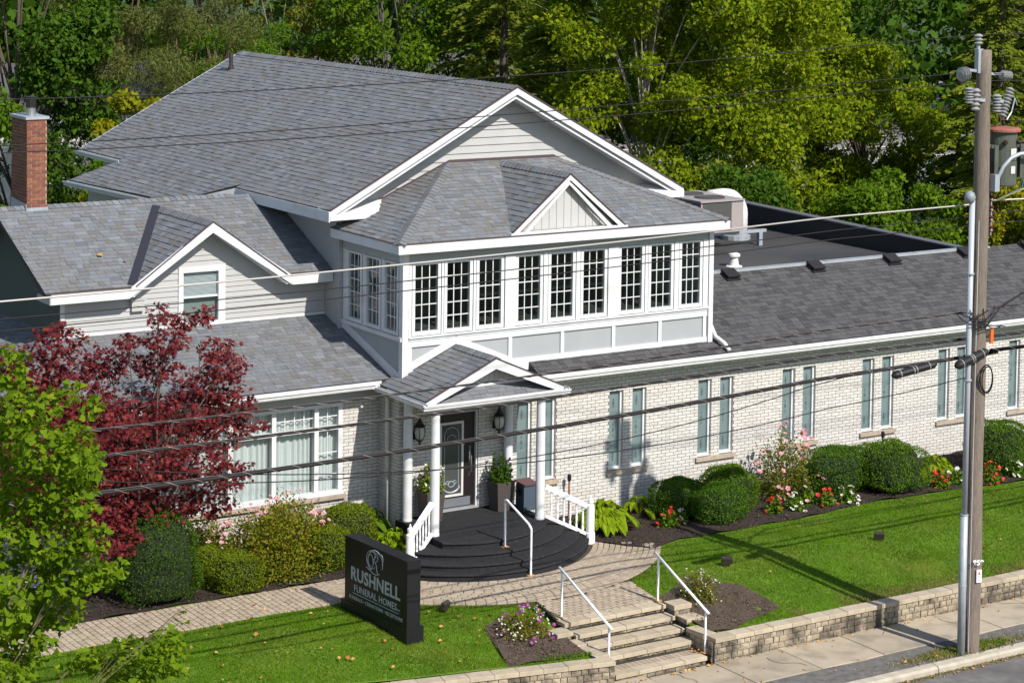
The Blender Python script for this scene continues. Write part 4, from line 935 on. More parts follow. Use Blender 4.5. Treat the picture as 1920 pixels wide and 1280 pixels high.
m = MB(); m.box(SX1-0.12, 0.12, SZ0, SX1, 2.64, 6.30); m.build('sunroom_side', white, H)
# dark room behind the glass
m = MB(); m.box(SX0+0.13, 0.13, 4.30, SX1-0.13, 2.6, 4.34); m.build('sunroom_floor', room, H)
m = MB(); m.box(SX0+0.13, 2.55, 4.34, SX1-0.13, 2.63, 6.28); m.build('sunroom_back_wall', room, H)
m = MB(); m.box(SX0+0.13, 0.13, 6.20, SX1-0.13, 2.54, 6.24); m.build('sunroom_ceiling', M('room_ceiling', (0.25, 0.25, 0.25), 0.9), H)
# hip roof
EX0, EX1 = -2.11, 6.46; EY = -0.30; TZ = 7.69; TX0, TX1 = 0.82, 3.62
DXC, DZA, DHW, DY = 2.14, 7.66, 1.52, -0.24; dsl = (DZA-SE)/DHW; ssl = (TZ-SE)/(MY-EY)
yd = EY+(DZA-SE)/ssl
s1_ = roof([(EX0, EY, SE), (DXC-DHW, EY, SE), (DXC, yd, DZA), (DXC, MY, TZ), (TX0, MY, TZ)], (1, 0, 0))
s1b = roof([(DXC+DHW, EY, SE), (EX1, EY, SE), (TX1, MY, TZ), (DXC, MY, TZ), (DXC, yd, DZA)], (1, 0, 0))
s2_ = roof([(EX0, EY, SE), (EX0, MY, SE), (TX0, MY, TZ)], (0, 1, 0)); s3_ = roof([(EX1, EY, SE), (EX1, MY, SE), (TX1, MY, TZ)], (0, 1, 0), vis=False)
hl = (TZ-SE)/(TX0-EX0)
ridgecaps((EX0, EY, SE), (TX0, MY, TZ), s1_, (-hl, 0, 1), (0, -ssl, 1)); ridgecaps((EX1, EY, SE), (TX1, MY, TZ), s1b, (hl, 0, 1), (0, -ssl, 1))
d1 = roof([(DXC-DHW, DY, SE+0.0), (DXC, DY, DZA), (DXC, yd, DZA)], (0, 1, 0)); d2 = roof([(DXC+DHW, DY, SE), (DXC, DY, DZA), (DXC, yd, DZA)], (0, 1, 0), vis=False)
ridgecaps((DXC, DY, DZA), (DXC, yd, DZA), d1, (-dsl, 0, 1), (dsl, 0, 1))
m = MB()
for x0 in (DXC-DHW, DXC+DHW):
    m.slab([(x0, DY-0.03, SE+0.0), (DXC, DY-0.03, DZA-0.02), (DXC, DY-0.03, DZA-0.13), (x0-(0.13/dsl if x0 > DXC else -0.13/dsl), DY-0.03, SE+0.0)], (0, 0.03, 0))
    m.slab([(x0-(0.26/dsl if x0 > DXC else -0.26/dsl)*1.0, DY+0.005, SE+0.0), (DXC, DY+0.005, DZA-0.15), (DXC, DY+0.005, DZA-0.23), (x0-(0.36/dsl if x0 > DXC else -0.36/dsl), DY+0.005, SE+0.0)], (0, 0.03, 0))
m.box(DXC-DHW, DY-0.06, SE-0.0, DXC+DHW, DY+0.1, SE+0.05); m.build('rake_board', white, H)
m = MB()
for x0 in (DXC-DHW, DXC+DHW): m.slab([(x0, DY-0.05, SE), (DXC, DY-0.05, DZA), (DXC, DY-0.05, DZA+0.025), (x0, DY-0.05, SE+0.025)], (0, 0.05, 0))
m.build('drip_edge', drip, H)
gp = [(DXC-DHW+0.15, SE+0.02), (DXC+DHW-0.15, SE+0.02), (DXC, DZA-0.15)]; gy2 = DY+0.17
m = MB(); m.slab([(s, gy2, z) for s, z in gp], (0, 0.05, 0)); gf = m.build('gable_face', boardm, H); x = gp[0][0]
while x < gp[1][0]:
    c = clip_convex([(x+0.005, SE+0.05), (x+0.185, SE+0.05), (x+0.185, DZA), (x+0.005, DZA)], gp)
    if len(c) > 2 and area2(c) > 0.002: m = MB(); m.slab([(s, gy2-0.014, z) for s, z in c], (0, 0.02, 0)); m.build('board', boardm, gf)
    x += 0.19
m = MB(); m.box(EX0, EY-0.03, SE-0.21, EX1, EY, SE-0.015); m.box(EX0-0.03, EY-0.03, SE-0.21, EX0, MY-0.0, SE-0.015); m.box(EX1, EY-0.03, SE-0.21, EX1+0.03, MY, SE-0.015); m.build('fascia', white, H)
m = MB(); m.box(EX0-0.045, EY-0.045, SE-0.013, EX1+0.045, EY+0.03, SE+0.006); m.box(EX0-0.045, EY+0.03, SE-0.013, EX0+0.03, MY, SE+0.006); m.build('drip_edge', drip, H)
m = MB(); m.box(EX0, EY, SE-0.17, EX1, 0.118, SE-0.14); m.box(EX0, 0.119, SE-0.17, SX0+0.1, 2.63, SE-0.14); m.box(SX1-0.1, 0.119, SE-0.17, EX1, 2.63, SE-0.14); m.build('soffit', siding, H)
m = MB(); m.slab([(TX0, MY-0.03, TZ), (EX0+0.1, MY-0.03, SE+0.03), (EX0+0.1, MY-0.03, SE+0.09), (TX0, MY-0.03, TZ+0.06)], (0, 0.008, 0)); m.box(TX0, MY-0.03, TZ, TX1, MY-0.018, TZ+0.06); m.slab([(TX1, MY-0.03, TZ), (EX1-0.1, MY-0.03, SE+0.03), (EX1-0.1, MY-0.03, SE+0.09), (TX1, MY-0.03, TZ+0.06)], (0, 0.008, 0)); m.build('wall_flashing', drip, H)
m = MB(); m.tube([(6.32, 0.10, 3.95), (6.34, -0.05, 3.72), (6.40, -0.30, 3.60), (6.42, -0.47, 3.46)], 0.05, 8); m.build('downspout', gutterm, H, True)

emit(SH, 'shingle', [shingle_a, shingle_b], H, 300, 'shingle_field')
emit(BR, 'brick', [brickm], H, 300, 'brick_field')

# ---------------- rooftop air conditioner and duct
ac = thing('air_conditioner', 'boxy taupe air conditioning unit standing on the flat roof', 'air conditioner', (12.5, 8.5, FZ))
ax0, ax1, ay0, ay1, az0, az1 = 11.86, 13.33, 7.70, 9.75, 4.72, 5.62
m = MB(); m.box(ax0, ay0, az0, ax1, ay1, az1); m.build('cabinet', acm, ac)
m = MB(); m.box(ax0+0.06, ay0-0.012, az0+0.05, ax1-0.42, ay0-0.002, az1-0.06); m.box(ax0-0.012, ay0+0.08, az0+0.05, ax0-0.002, ay1-0.4, az1-0.10); m.build('grille', acdark, ac)
for yy in (8.25, 9.2): m = MB(); m.lathe((ax0+0.72, yy, az1), [(0.42, 0.002), (0.42, 0.03), (0.38, 0.035), (0.36, 0.01), (0.05, 0.012)], 24); m.build('fan_guard', acdark, ac)
m = MB(); m.box(ax0-0.05, ay0-0.05, az1-0.045, ax1+0.02, ay1, az1-0.002); m.build('top_rim', acm, ac)
m = MB()
for x in (ax0-0.4, ax1+0.75):
    for y in (ay0+0.2, ay1-0.3): m.box(x-0.06, y-0.06, FZ, x+0.06, y+0.06, 4.62)
for y in (ay0+0.2, ay1-0.3): m.box(ax0-0.6, y-0.05, 4.62, ax1+0.95, y+0.05, 4.70)
m.box(ax0, ay0+0.2, 4.64, ax0+0.08, ay1-0.2, 4.718); m.build('support_frame', galv, ac)
du = thing('air_duct', 'white elbow air duct with rust stains beside the rooftop unit', 'duct', (14.4, 9.2, FZ))
pts = [(13.34, 9.2, 5.36)]+[(13.85+0.42*math.sin(a), 9.2, 4.96+0.42*math.cos(a)) for a in np.linspace(0, PI/2, 8)]+[(14.27, 9.2, 4.3)]
m = MB(); m.tube(pts, 0.33, 14); m.build('elbow', ductm, du, True); m = MB(); m.lathe((14.27, 9.2, FZ), [(0.42, 0), (0.42, 0.12), (0.34, 0.14)], 16); m.build('collar', galv, du)
# ================================================================== YARD OBJECTS
# porch railings (white, turned balusters)
def porch_rail(label, col, post, zc_top):
    r = thing('porch_railing', label, 'railing', (post[0], post[1], 0.12)); cx, cy = col; px, py = post
    m = MB(); m.lathe((px, py, 0.10), [(0.10, 0), (0.10, 0.22), (0.085, 0.24), (0.085, 0.80), (0.06, 0.83), (0.045, 0.845), (0.06, 0.87), (0.06, 0.93), (0.03, 0.95), (0.012, 1.02)], 14); m.build('newel_post', railw, r)
    a, b = npv((cx, cy, zc_top)), npv((px, py, 0.86)); a2, b2 = npv((cx, cy, 0.68)), npv((px, py, 0.27))
    m = MB(); m.bar(a, b, 0.09, 0.09); m.build('top_rail', railw, r); m = MB(); m.bar(a2, b2, 0.07, 0.06); m.build('bottom_rail', railw, r)
    for k in range(6):
        t = 0.13+0.14*k; p = a2+(b2-a2)*t; q = a+(b-a)*t; h = q[2]-p[2]-0.04
        m = MB(); m.lathe((p[0], p[1], p[2]+0.02), [(0.024, 0), (0.024, h*0.16), (0.014, h*0.2), (0.026, h*0.36), (0.016, h*0.78), (0.024, h*0.82), (0.024, h)], 8); m.build('baluster', railw, r)
porch_rail('white baluster railing right of the porch steps, beside the hosta', (0.78, -1.50), (1.60, -1.98), 1.30)
porch_rail('white baluster railing left of the porch steps, behind the sign', (-1.98, -1.50), (-2.78, -2.02), 1.30)
def handrail(label, a, b, slope_to=None, r=0.022):
    """a, b: (x, y, ground z, top z) of the two posts"""
    t = thing('handrail', label, 'handrail', (b[0], b[1], b[2]))
    pa, pb = npv((a[0], a[1], a[3])), npv((b[0], b[1], b[3])); d_ = (pb-pa)/np.linalg.norm(pb-pa)
    for p in (a, b):
        m = MB(); m.tube([(p[0], p[1], p[2]), (p[0], p[1], p[3]-0.01)], r, 10); m.build('post', railw, t)
        m = MB(); m.box(p[0]-0.07, p[1]-0.055, p[2]-0.002, p[0]+0.07, p[1]+0.055, p[2]+0.012); m.build('rusty_foot_plate', rust, t)
    m = MB()
    if slope_to is None: m.tube([pa-d_*0.10, pb+d_*0.10], r*1.15, 10)
    else: m.tube([(a[0], a[1]+0.0, a[3]-0.06), (a[0], a[1]-0.02, a[3]-0.01), (a[0], a[1]-0.06, a[3]+0.0), (b[0], b[1]+0.10, b[3]+0.05), (b[0], b[1]+0.03, b[3]-0.0), (b[0], b[1], b[3]-0.06)], r*1.1, 10)
    m.build('rail', railw, t, True)
handrail('bent white pipe handrail in the middle of the black porch steps', (-0.83, -2.46, 0.49, 1.46), (-0.76, -3.32, 0.12, 1.08), True)
handrail('straight white pipe handrail on the left side of the stone stairs', (-1.67, -5.76, ZP-0.01, 0.99), (-1.64, -7.26, -0.48, 0.35))
handrail('straight white pipe handrail on the right side of the stone stairs', (0.46, -5.90, ZP-0.01, 0.98), (0.50, -7.34, -0.48, 0.32))

# monument sign
sg_ = thing('monument_sign', 'black monument sign with silver lettering on a plinth on the lawn', 'sign', (-4.7, -4.3, -0.05))
b0 = npv((-4.80, -5.41, 0)); t_ = npv((-0.066, 0.9978, 0)); n_ = npv((0.9978, 0.066, 0)); z_ = npv((0, 0, 1))
def sb(mb, s0, s1, n0, n1, z0, z1): mb.obox(b0+t_*(s0+s1)/2+n_*(n0+n1)/2+z_*(z0+z1)/2, t_*(s1-s0)/2, n_*(n1-n0)/2, z_*(z1-z0)/2); return mb
sb(MB(), 0, 2.24, 0.0, 0.37, -0.03, 0.29).build('plinth', signm, sg_)
sb(MB(), 0.015, 2.12, 0.012, 0.30, 0.29, 1.515).build('panel', signm, sg_)
for s, rr in ((0.35, 0.26), (2.15, 0.22)):
    m = MB(); c = b0+t_*s+n_*0.1; m.lathe((c[0]-0.04, c[1], -0.2), [(rr, 0), (rr, 0.125), (rr-0.02, 0.14)], 20); m.build('footing', M('footing_concrete', (0.40, 0.37, 0.33), 0.9, namt=0.15, nscale=8), sg_)
mat3 = Matrix((( -t_[0], 0, -n_[0]), (-t_[1], 0, -n_[1]), (0, 1, 0))).to_4x4()
def sign_text(body, s_left, s_right, z0, z1, bold=0.0, name='lettering'):
    """letters from s_left (far end) to s_right along the face; height z0..z1"""
    cu = bpy.data.curves.new(name, 'FONT'); cu.body = body; cu.size = 1.0; cu.extrude = 0.004; cu.offset = bold; cu.resolution_u = 3; cu.space_character = 1.05
    o = bpy.data.objects.new(name, cu); COL.objects.link(o); bpy.context.view_layer.update()
    bb = np.array(o.bound_box); w = bb[:, 0].max()-bb[:, 0].min(); h = bb[:, 1].max()-bb[:, 1].min()
    sx = (s_left-s_right)/w; sy = (z1-z0)/h
    org = b0+t_*(s_left+bb[:, 0].min()*sx)-n_*(-0.012+0.003)+z_*(z0-bb[:, 1].min()*sy)
    mw_ = Matrix.Translation(Vector(org)) @ mat3 @ Matrix.Diagonal((sx, sy, 1, 1))
    me = bpy.data.meshes.new_from_object(o); me.transform(mw_); bpy.data.objects.remove(o)
    return link(name, me, lettm, sg_)
sign_text('RUSHNELL', 1.895, 0.24, 0.735, 0.99, 0.022)
sign_text('FUNERAL HOMES', 1.785, 0.345, 0.535, 0.665, 0.006)
sign_text('INC.', 0.325, 0.235, 0.545, 0.575)
sign_text('FUNERALS \u2022 CREMATIONS \u2022 RECEPTIONS', 1.95, 0.155, 0.372, 0.440)
m = MB(); sb(m, 0.28, 1.84, 0.006, 0.0118, 0.487, 0.499); m.build('rule_line', lettm, sg_)
def fp(s, z): return b0+t_*s+n_*0.008+z_*z
def ell(cs, cz, rs, rz, a0, a1, rot=0, n=28):
    out = []
    for i in range(n+1):
        a = a0+(a1-a0)*i/n; x, y = rs*math.cos(a), rz*math.sin(a); out.append((cs-(x*math.cos(rot)-y*math.sin(rot)), cz+x*math.sin(rot)+y*math.cos(rot)))
    return out
m = MB()
for pts, w in ((ell(1.07, 1.245, 0.25, 0.225, -0.5, 2*PI-1.1, 0.15), 0.0085), (ell(1.20, 1.27, 0.165, 0.165, 0.3, 5.4, 0.1), 0.007), (ell(1.23, 1.25, 0.085, 0.11, -0.3, 4.9), 0.0075),
               ([(1.37, 1.10), (1.27, 1.06), (1.19, 1.10), (1.13, 1.22), (1.08, 1.36), (1.05, 1.42)], 0.010), ([(1.23, 1.40), (1.14, 1.44), (1.03, 1.42), (0.98, 1.35), (1.01, 1.28), (1.09, 1.245)], 0.009), ([(1.09, 1.245), (1.04, 1.21), (1.02, 1.13), (0.99, 1.05), (0.94, 1.06)], 0.010), (ell(0.88, 1.345, 0.075, 0.095, -1.2, 2.6), 0.007)):
    m.tube([fp(s, z) for s, z in pts], w, 5)
m.build('script_monogram', lettm, sg_)

# small lawn floodlights
def flood(label, x, y, rz):
    z = hgt(x, y); t = thing('floodlight', label, 'floodlight', (x, y, z), 'ground floodlights'); c, s = math.cos(rz), math.sin(rz)
    ux, uy = npv((c, s, 0)), npv((-s, c, 0)); ct = npv((x, y, z+0.13))
    m = MB(); m.obox(ct, ux*0.11, uy*0.035+z_*0.02, z_*0.06-uy*0.02); m.build('housing', M('flood_bronze', (0.035, 0.028, 0.022), 0.5), t)
    m = MB(); m.obox(ct+uy*0.04+z_*0.022, ux*0.095, uy*0.004, z_*0.05-uy*0.012); m.build('lens', M('flood_lens', (0.25, 0.24, 0.22), 0.25), t)
    m = MB(); m.tube([(x, y, z-0.05), (x, y, z+0.09)], 0.012, 6); m.obox((x, y, z+0.03), ux*0.06, uy*0.02, z_*0.01); m.build('stake', blackm, t)
flood('small bronze floodlight on the lawn between sign and stone stairs', -3.35, -4.35, 0.5)
flood('small bronze floodlight on the lawn behind the white alyssum', 3.13, -4.65, -0.4)
flood('small bronze floodlight on the lawn nearest the utility pole', 7.12, -4.78, -0.7)
# garden spigots at the wall
for k, (x, lab) in enumerate(((2.28, 'dark hose stand pipe at the brick wall beside the porch'), (11.1, 'dark stake standing by the brick wall behind the clipped yews'))):
    y = -0.18 if k == 0 else -0.5; t = thing('stand_pipe', lab, 'pipe', (x, y, 0.08)); m = MB(); m.tube([(x, y, 0.05), (x, y, 0.95)], 0.022, 7); m.build('pipe', rustred if k == 0 else blackm, t); m = MB(); m.lathe((x, y, 0.93), [(0.03, 0), (0.045, 0.03), (0.045, 0.13), (0.02, 0.15)], 10); m.build('head', blackm, t)

# planters by the door
def planter(label, x, y, z, w, h):
    t = thing('planter', label, 'planter', (x, y, z)); m = MB(); a, b = w*0.38, w*0.5
    m.add([(x-a, y-a, z), (x+a, y-a, z), (x+a, y+a, z), (x-a, y+a, z), (x-b, y-b, z+h), (x+b, y-b, z+h), (x+b, y+b, z+h), (x-b, y+b, z+h), (x-b+0.03, y-b+0.03, z+h), (x+b-0.03, y-b+0.03, z+h), (x+b-0.03, y+b-0.03, z+h), (x-b+0.03, y+b-0.03, z+h), (x-b+0.04, y-b+0.04, z+h-0.05), (x+b-0.04, y-b+0.04, z+h-0.05), (x+b-0.04, y+b-0.04, z+h-0.05), (x-b+0.04, y+b-0.04, z+h-0.05)],
          [(0, 1, 5, 4), (1, 2, 6, 5), (2, 3, 7, 6), (3, 0, 4, 7), (4, 5, 9, 8), (5, 6, 10, 9), (6, 7, 11, 10), (7, 4, 8, 11), (8, 9, 13, 12), (9, 10, 14, 13), (10, 11, 15, 14), (11, 8, 12, 15)]); m.build('pot', plantm, t)
    m = MB(); m.box(x-b+0.04, y-b+0.04, z+h-0.06, x+b-0.04, y+b-0.04, z+h-0.04); m.build('potting_soil', soil, t)
    return t
PLR = planter('tall tapered brown planter with a dark green bush right of the door', 0.36, -0.42, 0.62, 0.44, 0.62)
PLL = planter('tall tapered brown planter with white flowers left of the door', -1.36, -0.42, 0.62, 0.44, 0.62)
t = thing('ash_bin', 'slate blue litter bin with a round hole beside the right planter', 'bin', (0.86, -0.62, 0.62))
m = MB(); m.box(0.70, -0.80, 0.62, 1.02, -0.48, 1.16); m.build('body', binm, t); m = MB(); m.slab([(0.67, -0.83, 1.16), (1.05, -0.83, 1.16), (1.05, -0.45, 1.20), (0.67, -0.45, 1.20)], (0, 0, 0.03)); m.build('lid', M('bin_lid', (0.10, 0.05, 0.05), 0.6), t)
m = MB(); m.lathe((0.698, -0.64, 1.0), [(0.075, 0), (0.075, 0.004)], 18, (-1, 0, 0)); m.build('opening', blackm, t)

# ================================================================== UTILITY POLE, WIRES
UX, UYP, UZ0 = 5.14, -9.5, -0.62
up_ = thing('utility_pole', 'tall weathered wooden utility pole with transformer on the boulevard', 'utility pole', (UX, UYP, UZ0))
m = MB(); zz = np.linspace(-0.9, 10.78, 26); m.tube([(UX+0.008*math.sin(z*1.7), UYP+0.006*math.cos(z*2.1), z) for z in zz], [0.192-0.0048*(z+0.9) for z in zz], 18); m.build('pole_shaft', woodpole, up_, True)
m = MB(); m.tube([(UX-0.165, UYP-0.135, -0.6), (UX-0.16, UYP-0.13, 3.2), (UX-0.145, UYP-0.115, 7.6)], 0.009, 6); m.build('ground_wire_guard', M('guard_grey', (0.42, 0.41, 0.40), 0.6), up_)
def insul(mb, c, axis, n=6, r=0.075, L=0.3):
    pr = []
    for k in range(n):
        z = L*k/n; pr += [(r*0.55, z), (r, z+L/n*0.35), (r, z+L/n*0.5), (r*0.55, z+L/n*0.85)]
    mb.lathe(c, pr+[(r*0.4, L)], 12, axis)
m = MB(); m.box(UX-0.20, UYP-0.05, 10.35, UX-0.08, UYP+0.05, 10.8); m.tube([(UX-0.16, UYP, 10.8), (UX-0.16, UYP, 11.0)], 0.035, 8); m.build('ridge_pin', galv, up_); m = MB(); insul(m, (UX-0.16, UYP, 10.88), (0, 0, 1), 3, 0.085, 0.2); m.build('top_insulator', porcelain, up_)
m = MB(); m.bar((4.66, UYP-0.1, 9.88), (5.66, UYP-0.1, 9.80), 0.05, 0.06); m.bar((4.70, UYP, 10.42), (5.05, UYP, 10.38), 0.04, 0.05); m.bar((5.2, UYP, 10.34), (5.62, UYP, 10.31), 0.04, 0.05); m.build('cross_bracket', galv, up_)
for c, ax, n, r, L in (((4.66, UYP-0.12, 9.80), (0, 0, 1), 6, 0.085, 0.30), ((4.80, UYP-0.14, 9.66), (0.05, 0, 1), 5, 0.085, 0.42), ((5.30, UYP-0.2, 9.62), (0, 0, 1), 6, 0.09, 0.34), ((5.32, UYP+0.2, 9.8), (0, 0, 1), 5, 0.08, 0.30), ((5.52, UYP-0.12, 9.52), (0.38, 0, 1), 9, 0.085, 0.58), ((4.72, UYP+0.02, 10.34), (-1, 0, -0.1), 3, 0.14, 0.16), ((5.60, UYP, 10.30), (1, 0, -0.1), 4, 0.09, 0.24)):
    m = MB(); insul(m, c, ax, n, r, L); m.build('insulator', porcelain, up_)
m = MB(); m.tube([(5.72, UYP-0.1, 9.94), (5.86, UYP-0.1, 9.86), (5.78, UYP-0.1, 9.6), (5.66, UYP-0.1, 9.46)], 0.016, 5); m.tube([(5.86, UYP-0.1, 9.86), (5.93, UYP-0.1, 9.72)], 0.012, 5); m.build('fuse_cutout', galv, up_)
for k in range(4):
    z = 8.0-0.19*k; m = MB(); m.lathe((UX+0.19, UYP-0.08, z-0.06), [(0.03, 0), (0.06, 0.02), (0.04, 0.055), (0.06, 0.09), (0.03, 0.12)], 10); m.build('spool_insulator', brownpor, up_)
m = MB(); m.box(UX+0.165, UYP-0.11, 7.3, UX+0.185, UYP-0.05, 8.1); m.build('secondary_rack', galv, up_)
# transformer
tx, ty = 5.68, UYP+0.02
tr_ = thing('transformer', 'dark green pole transformer with rusty red lid', 'transformer', (tx, ty, 8.25))
m = MB(); m.lathe((tx, ty, 8.22), [(0.27, 0), (0.28, 0.02), (0.28, 1.0), (0.29, 1.02)], 24); m.build('tank', transgr, tr_)
m = MB(); m.lathe((tx, ty, 9.24), [(0.34, 0), (0.34, 0.04), (0.30, 0.07), (0.02, 0.09)], 24); m.build('lid', rustred, tr_)
for sx in (-1, 1):
    for k in range(5): m = MB(); m.box(tx+sx*(0.285), ty-0.2+0.085*k, 8.36, tx+sx*0.385, ty-0.185+0.085*k, 9.0); m.build('cooling_fin', transgr, tr_)
m = MB(); m.box(tx-0.06, ty-0.293, 8.72, tx+0.08, ty-0.281, 8.93); m.box(tx-0.05, ty-0.293, 8.46, tx+0.06, ty-0.281, 8.60); m.build('name_plate', M('plate', (0.50, 0.50, 0.48), 0.5), tr_)
for a in (-0.6, 0.5): m = MB(); m.lathe((tx+0.28*math.sin(a), ty-0.28*math.cos(a), 9.05), [(0.04, 0), (0.05, 0.04), (0.03, 0.09)], 10, (math.sin(a), -math.cos(a), 0)); m.build('bushing', M('bush', (0.03, 0.015, 0.012), 0.4), tr_)
for (c_, dx) in (((0.03, 0.16, 0.17), 0.0), ((0.35, 0.30, 0.06), 0.07), ((0.03, 0.03, 0.03), -0.06)):
    m = MB(); m.tube([(tx+0.42+dx, ty-0.15, 9.0), (tx+0.48+dx, ty-0.18, 8.6), (tx+0.34+dx, ty-0.2, 8.15), (UX+0.25, UYP-0.12, 7.95)], 0.014, 5); m.build('lead_wire', M('lead%.2f' % dx, c_, 0.5), tr_)
# street lamp arm
la = thing('street_lamp', 'curved grey street lamp arm bolted to the utility pole', 'street lamp', (UX+0.16, UYP-0.1, 8.3))
m = MB(); m.tube([(5.34, UYP-0.18, 8.25), (5.36, UYP-0.2, 8.38), (5.46, UYP-0.24, 8.60), (5.62, UYP-0.28, 8.76), (5.80, UYP-0.32, 8.83), (6.16, UYP-0.4, 8.86), (6.6, UYP-0.5, 8.88)], 0.04, 10); m.build('arm', galv, la, True)
m = MB(); m.lathe((6.15, UYP-0.4, 8.86), [(0.05, 0), (0.085, 0.03), (0.09, 0.25), (0.14, 0.4), (0.14, 0.85), (0.05, 0.95)], 14, (0.97, -0.22, 0.0)); m.build('lamp_head', M('lamp_grey', (0.45, 0.47, 0.50), 0.4), la, True)
m = MB(); m.box(5.24, UYP-0.26, 8.14, 5.36, UYP-0.12, 8.46); m.build('mounting_box', galv, la)
# grey steel riser pole beside it
cp = thing('steel_pole', 'slender white and grey steel pole with ball cap beside the wooden pole', 'pole', (4.82, UYP-0.10, -0.62))
m = MB(); m.tube([(4.82, UYP-0.10, -0.7), (4.82, UYP-0.10, 2.05)], 0.074, 14); m.build('lower_sleeve', galv, cp, True)
m = MB(); m.tube([(4.82, UYP-0.10, 2.05), (4.825, UYP-0.10, 8.0)], 0.054, 14); m.build('upper_tube', M('pole_white', (0.36, 0.385, 0.42), 0.45), cp, True)
for z in (0.7, 2.05, 4.6, 6.6): m = MB(); m.lathe((4.82, UYP-0.10, z), [(0.078, 0), (0.08, 0.01), (0.078, 0.03)], 14); m.build('pipe_collar', galv, cp)
m = MB(); m.lathe((4.76, UYP-0.10, 7.93), [(0.02, 0.0), (0.085, 0.04), (0.11, 0.12), (0.085, 0.20), (0.02, 0.24)], 16); m.build('ball_cap', M('ball_grey', (0.22, 0.24, 0.26), 0.5), cp, True)
# number and notice on the pole
def pole_text(body, c, h, mat, wid):
    cu = bpy.data.curves.new('pole_number', 'FONT'); cu.body = body; cu.size = h*1.4; cu.extrude = 0.003; cu.offset = 0.004
    o = bpy.data.objects.new('pole_number', cu); COL.objects.link(o); bpy.context.view_layer.update()
    me = bpy.data.meshes.new_from_object(o); bpy.data.objects.remove(o)
    a = math.radians(-25); ux = Vector((math.cos(a), math.sin(a), 0)); nz = Vector((math.sin(a), -math.cos(a), 0))
    me.transform(Matrix.Translation(c) @ Matrix(((ux.x, 0, nz.x), (ux.y, 0, nz.y), (0, 1, 0))).to_4x4()); link('pole_number', me, mat, up_)
pole_text('859', Vector((4.995, UYP-0.185, 1.10)), 0.10, railw, 0.2)
m = MB(); a = math.radians(-10); ux = npv((math.cos(a), math.sin(a), 0)); nz = npv((math.sin(a), -math.cos(a), 0)); c = npv((5.13, UYP-0.208, 0.88)); m.obox(c+npv((0, 0, 0)), ux*0.055, nz*0.012, z_*0.12); m.build('warning_notice', railw, up_)
m = MB(); m.slab([c+nz*0.0125+ux*dx+z_*dz for dx, dz in ((-0.035, 0.03), (0.035, 0.03), (0, 0.095))], nz*0.002); m.build('warning_triangle', M('warn_red', (0.5, 0.08, 0.04), 0.5), up_)
m = MB()
for k in range(4): m.obox(c+nz*0.0135+z_*(0.0-0.026*k), ux*0.04, nz*0.001, z_*0.006)
m.build('notice_text_lines', M('print_grey', (0.3, 0.3, 0.3), 0.6), up_)
m = MB(); m.box(5.27, UYP-0.22, 5.28, 5.34, UYP-0.19, 5.55); m.build('orange_tag', M('tag_orange', (0.85, 0.12, 0.01), 0.5), up_)
m = MB(); m.tube([(5.20+0.16*math.cos(a), UYP-0.2, 4.62+0.26*math.sin(a)) for a in np.linspace(0, 2*PI, 20)], 0.014, 5); m.tube([(5.21+0.14*math.cos(a), UYP-0.22, 4.60+0.25*math.sin(a)) for a in np.linspace(0, 2*PI, 20)], 0.012, 5); m.build('cable_coil', cablem, up_)

# wires: (label, material, radius, y, points (x, z)), continued straight beyond the frame
YW = -8.9
def wire(label, pts, r, mat, lash=False, y=YW, n=6, name='overhead_wire', cat='wire', right=None):
    xs_ = [p[0] for p in pts]; zs_ = [p[1] for p in pts]
    cf = np.polyfit(xs_, zs_, 2); X = np.linspace(-30, max(xs_), 46); Z = np.polyval(cf, X)
    P = [(x, y+(UYP-y)*max(0, (x-2)/(max(xs_)-2))*0.9, z) for x, z in zip(X, Z)]
    if right: P += [(UX+0.3, UYP-0.05, right[0]), (12, UYP, right[1]), (26, UYP, right[2])]
    if not lash:
        m = MB(); m.tube(P, r, n); return tag(m.build(name, mat, None, True), label, cat, 'overhead wires along the street')
    t = thing(name, label, cat, (-20, y, 0), 'overhead wires along the street'); m = MB(); m.tube(P, r, 8); m.build('cable_sheath', mat, t, True)
    Pd = npv(P); seg = np.r_[0, np.cumsum(np.linalg.norm(np.diff(Pd, axis=0), axis=1))]; S = np.arange(0, seg[-1], 0.05)
    Q = np.stack([np.interp(S, seg, Pd[:, k]) for k in range(3)], 1); ph = S/0.42*2*PI
    Q[:, 1] += (r+0.004)*np.cos(ph); Q[:, 2] += (r+0.004)*np.sin(ph)
    m = MB(); m.tube(list(Q), 0.0045, 4); m.build('lashing_wire', M('lash', (0.22, 0.19, 0.18), 0.5), t)
    m = MB(); m.tube([(p[0], p[1], p[2]+r+0.006) for p in P], 0.007, 5); m.build('messenger_strand', M('strand', (0.045, 0.04, 0.04), 0.5), t)
    return t
wire('topmost thin power line crossing above the main roof ridge', [(4.98, 11.07), (1.34, 10.79), (-5.15, 10.51), (-13.6, 10.39)], 0.009, wirem, right=(11.07, 11.0, 11.1))
wire('upper of two close thin power lines across the main roof', [(5.2, 10.38), (-1.43, 10.02), (-8.1, 9.79), (-13.6, 9.736)], 0.009, wirem, right=(10.33, 10.2, 10.3))
wire('lower of two close thin power lines across the main roof', [(5.3, 10.19), (-1.43, 9.835), (-8.1, 9.65), (-13.6, 9.63)], 0.009, wirem, right=(10.2, 10.0, 10.1))
wire('pale aluminium neutral wire just above the sunroom windows', [(5.3, 7.89), (0, 7.695), (-8.07, 7.54), (-13.6, 7.49)], 0.016, wireal, right=(7.95, 7.8, 7.9))
wire('upper dark thin wire crossing the sunroom windows', [(5.3, 7.66), (2.44, 7.54), (-1.37, 7.385), (-8.07, 7.27), (-13.6, 7.237)], 0.009, wirem, right=(7.72, 7.6, 7.7))
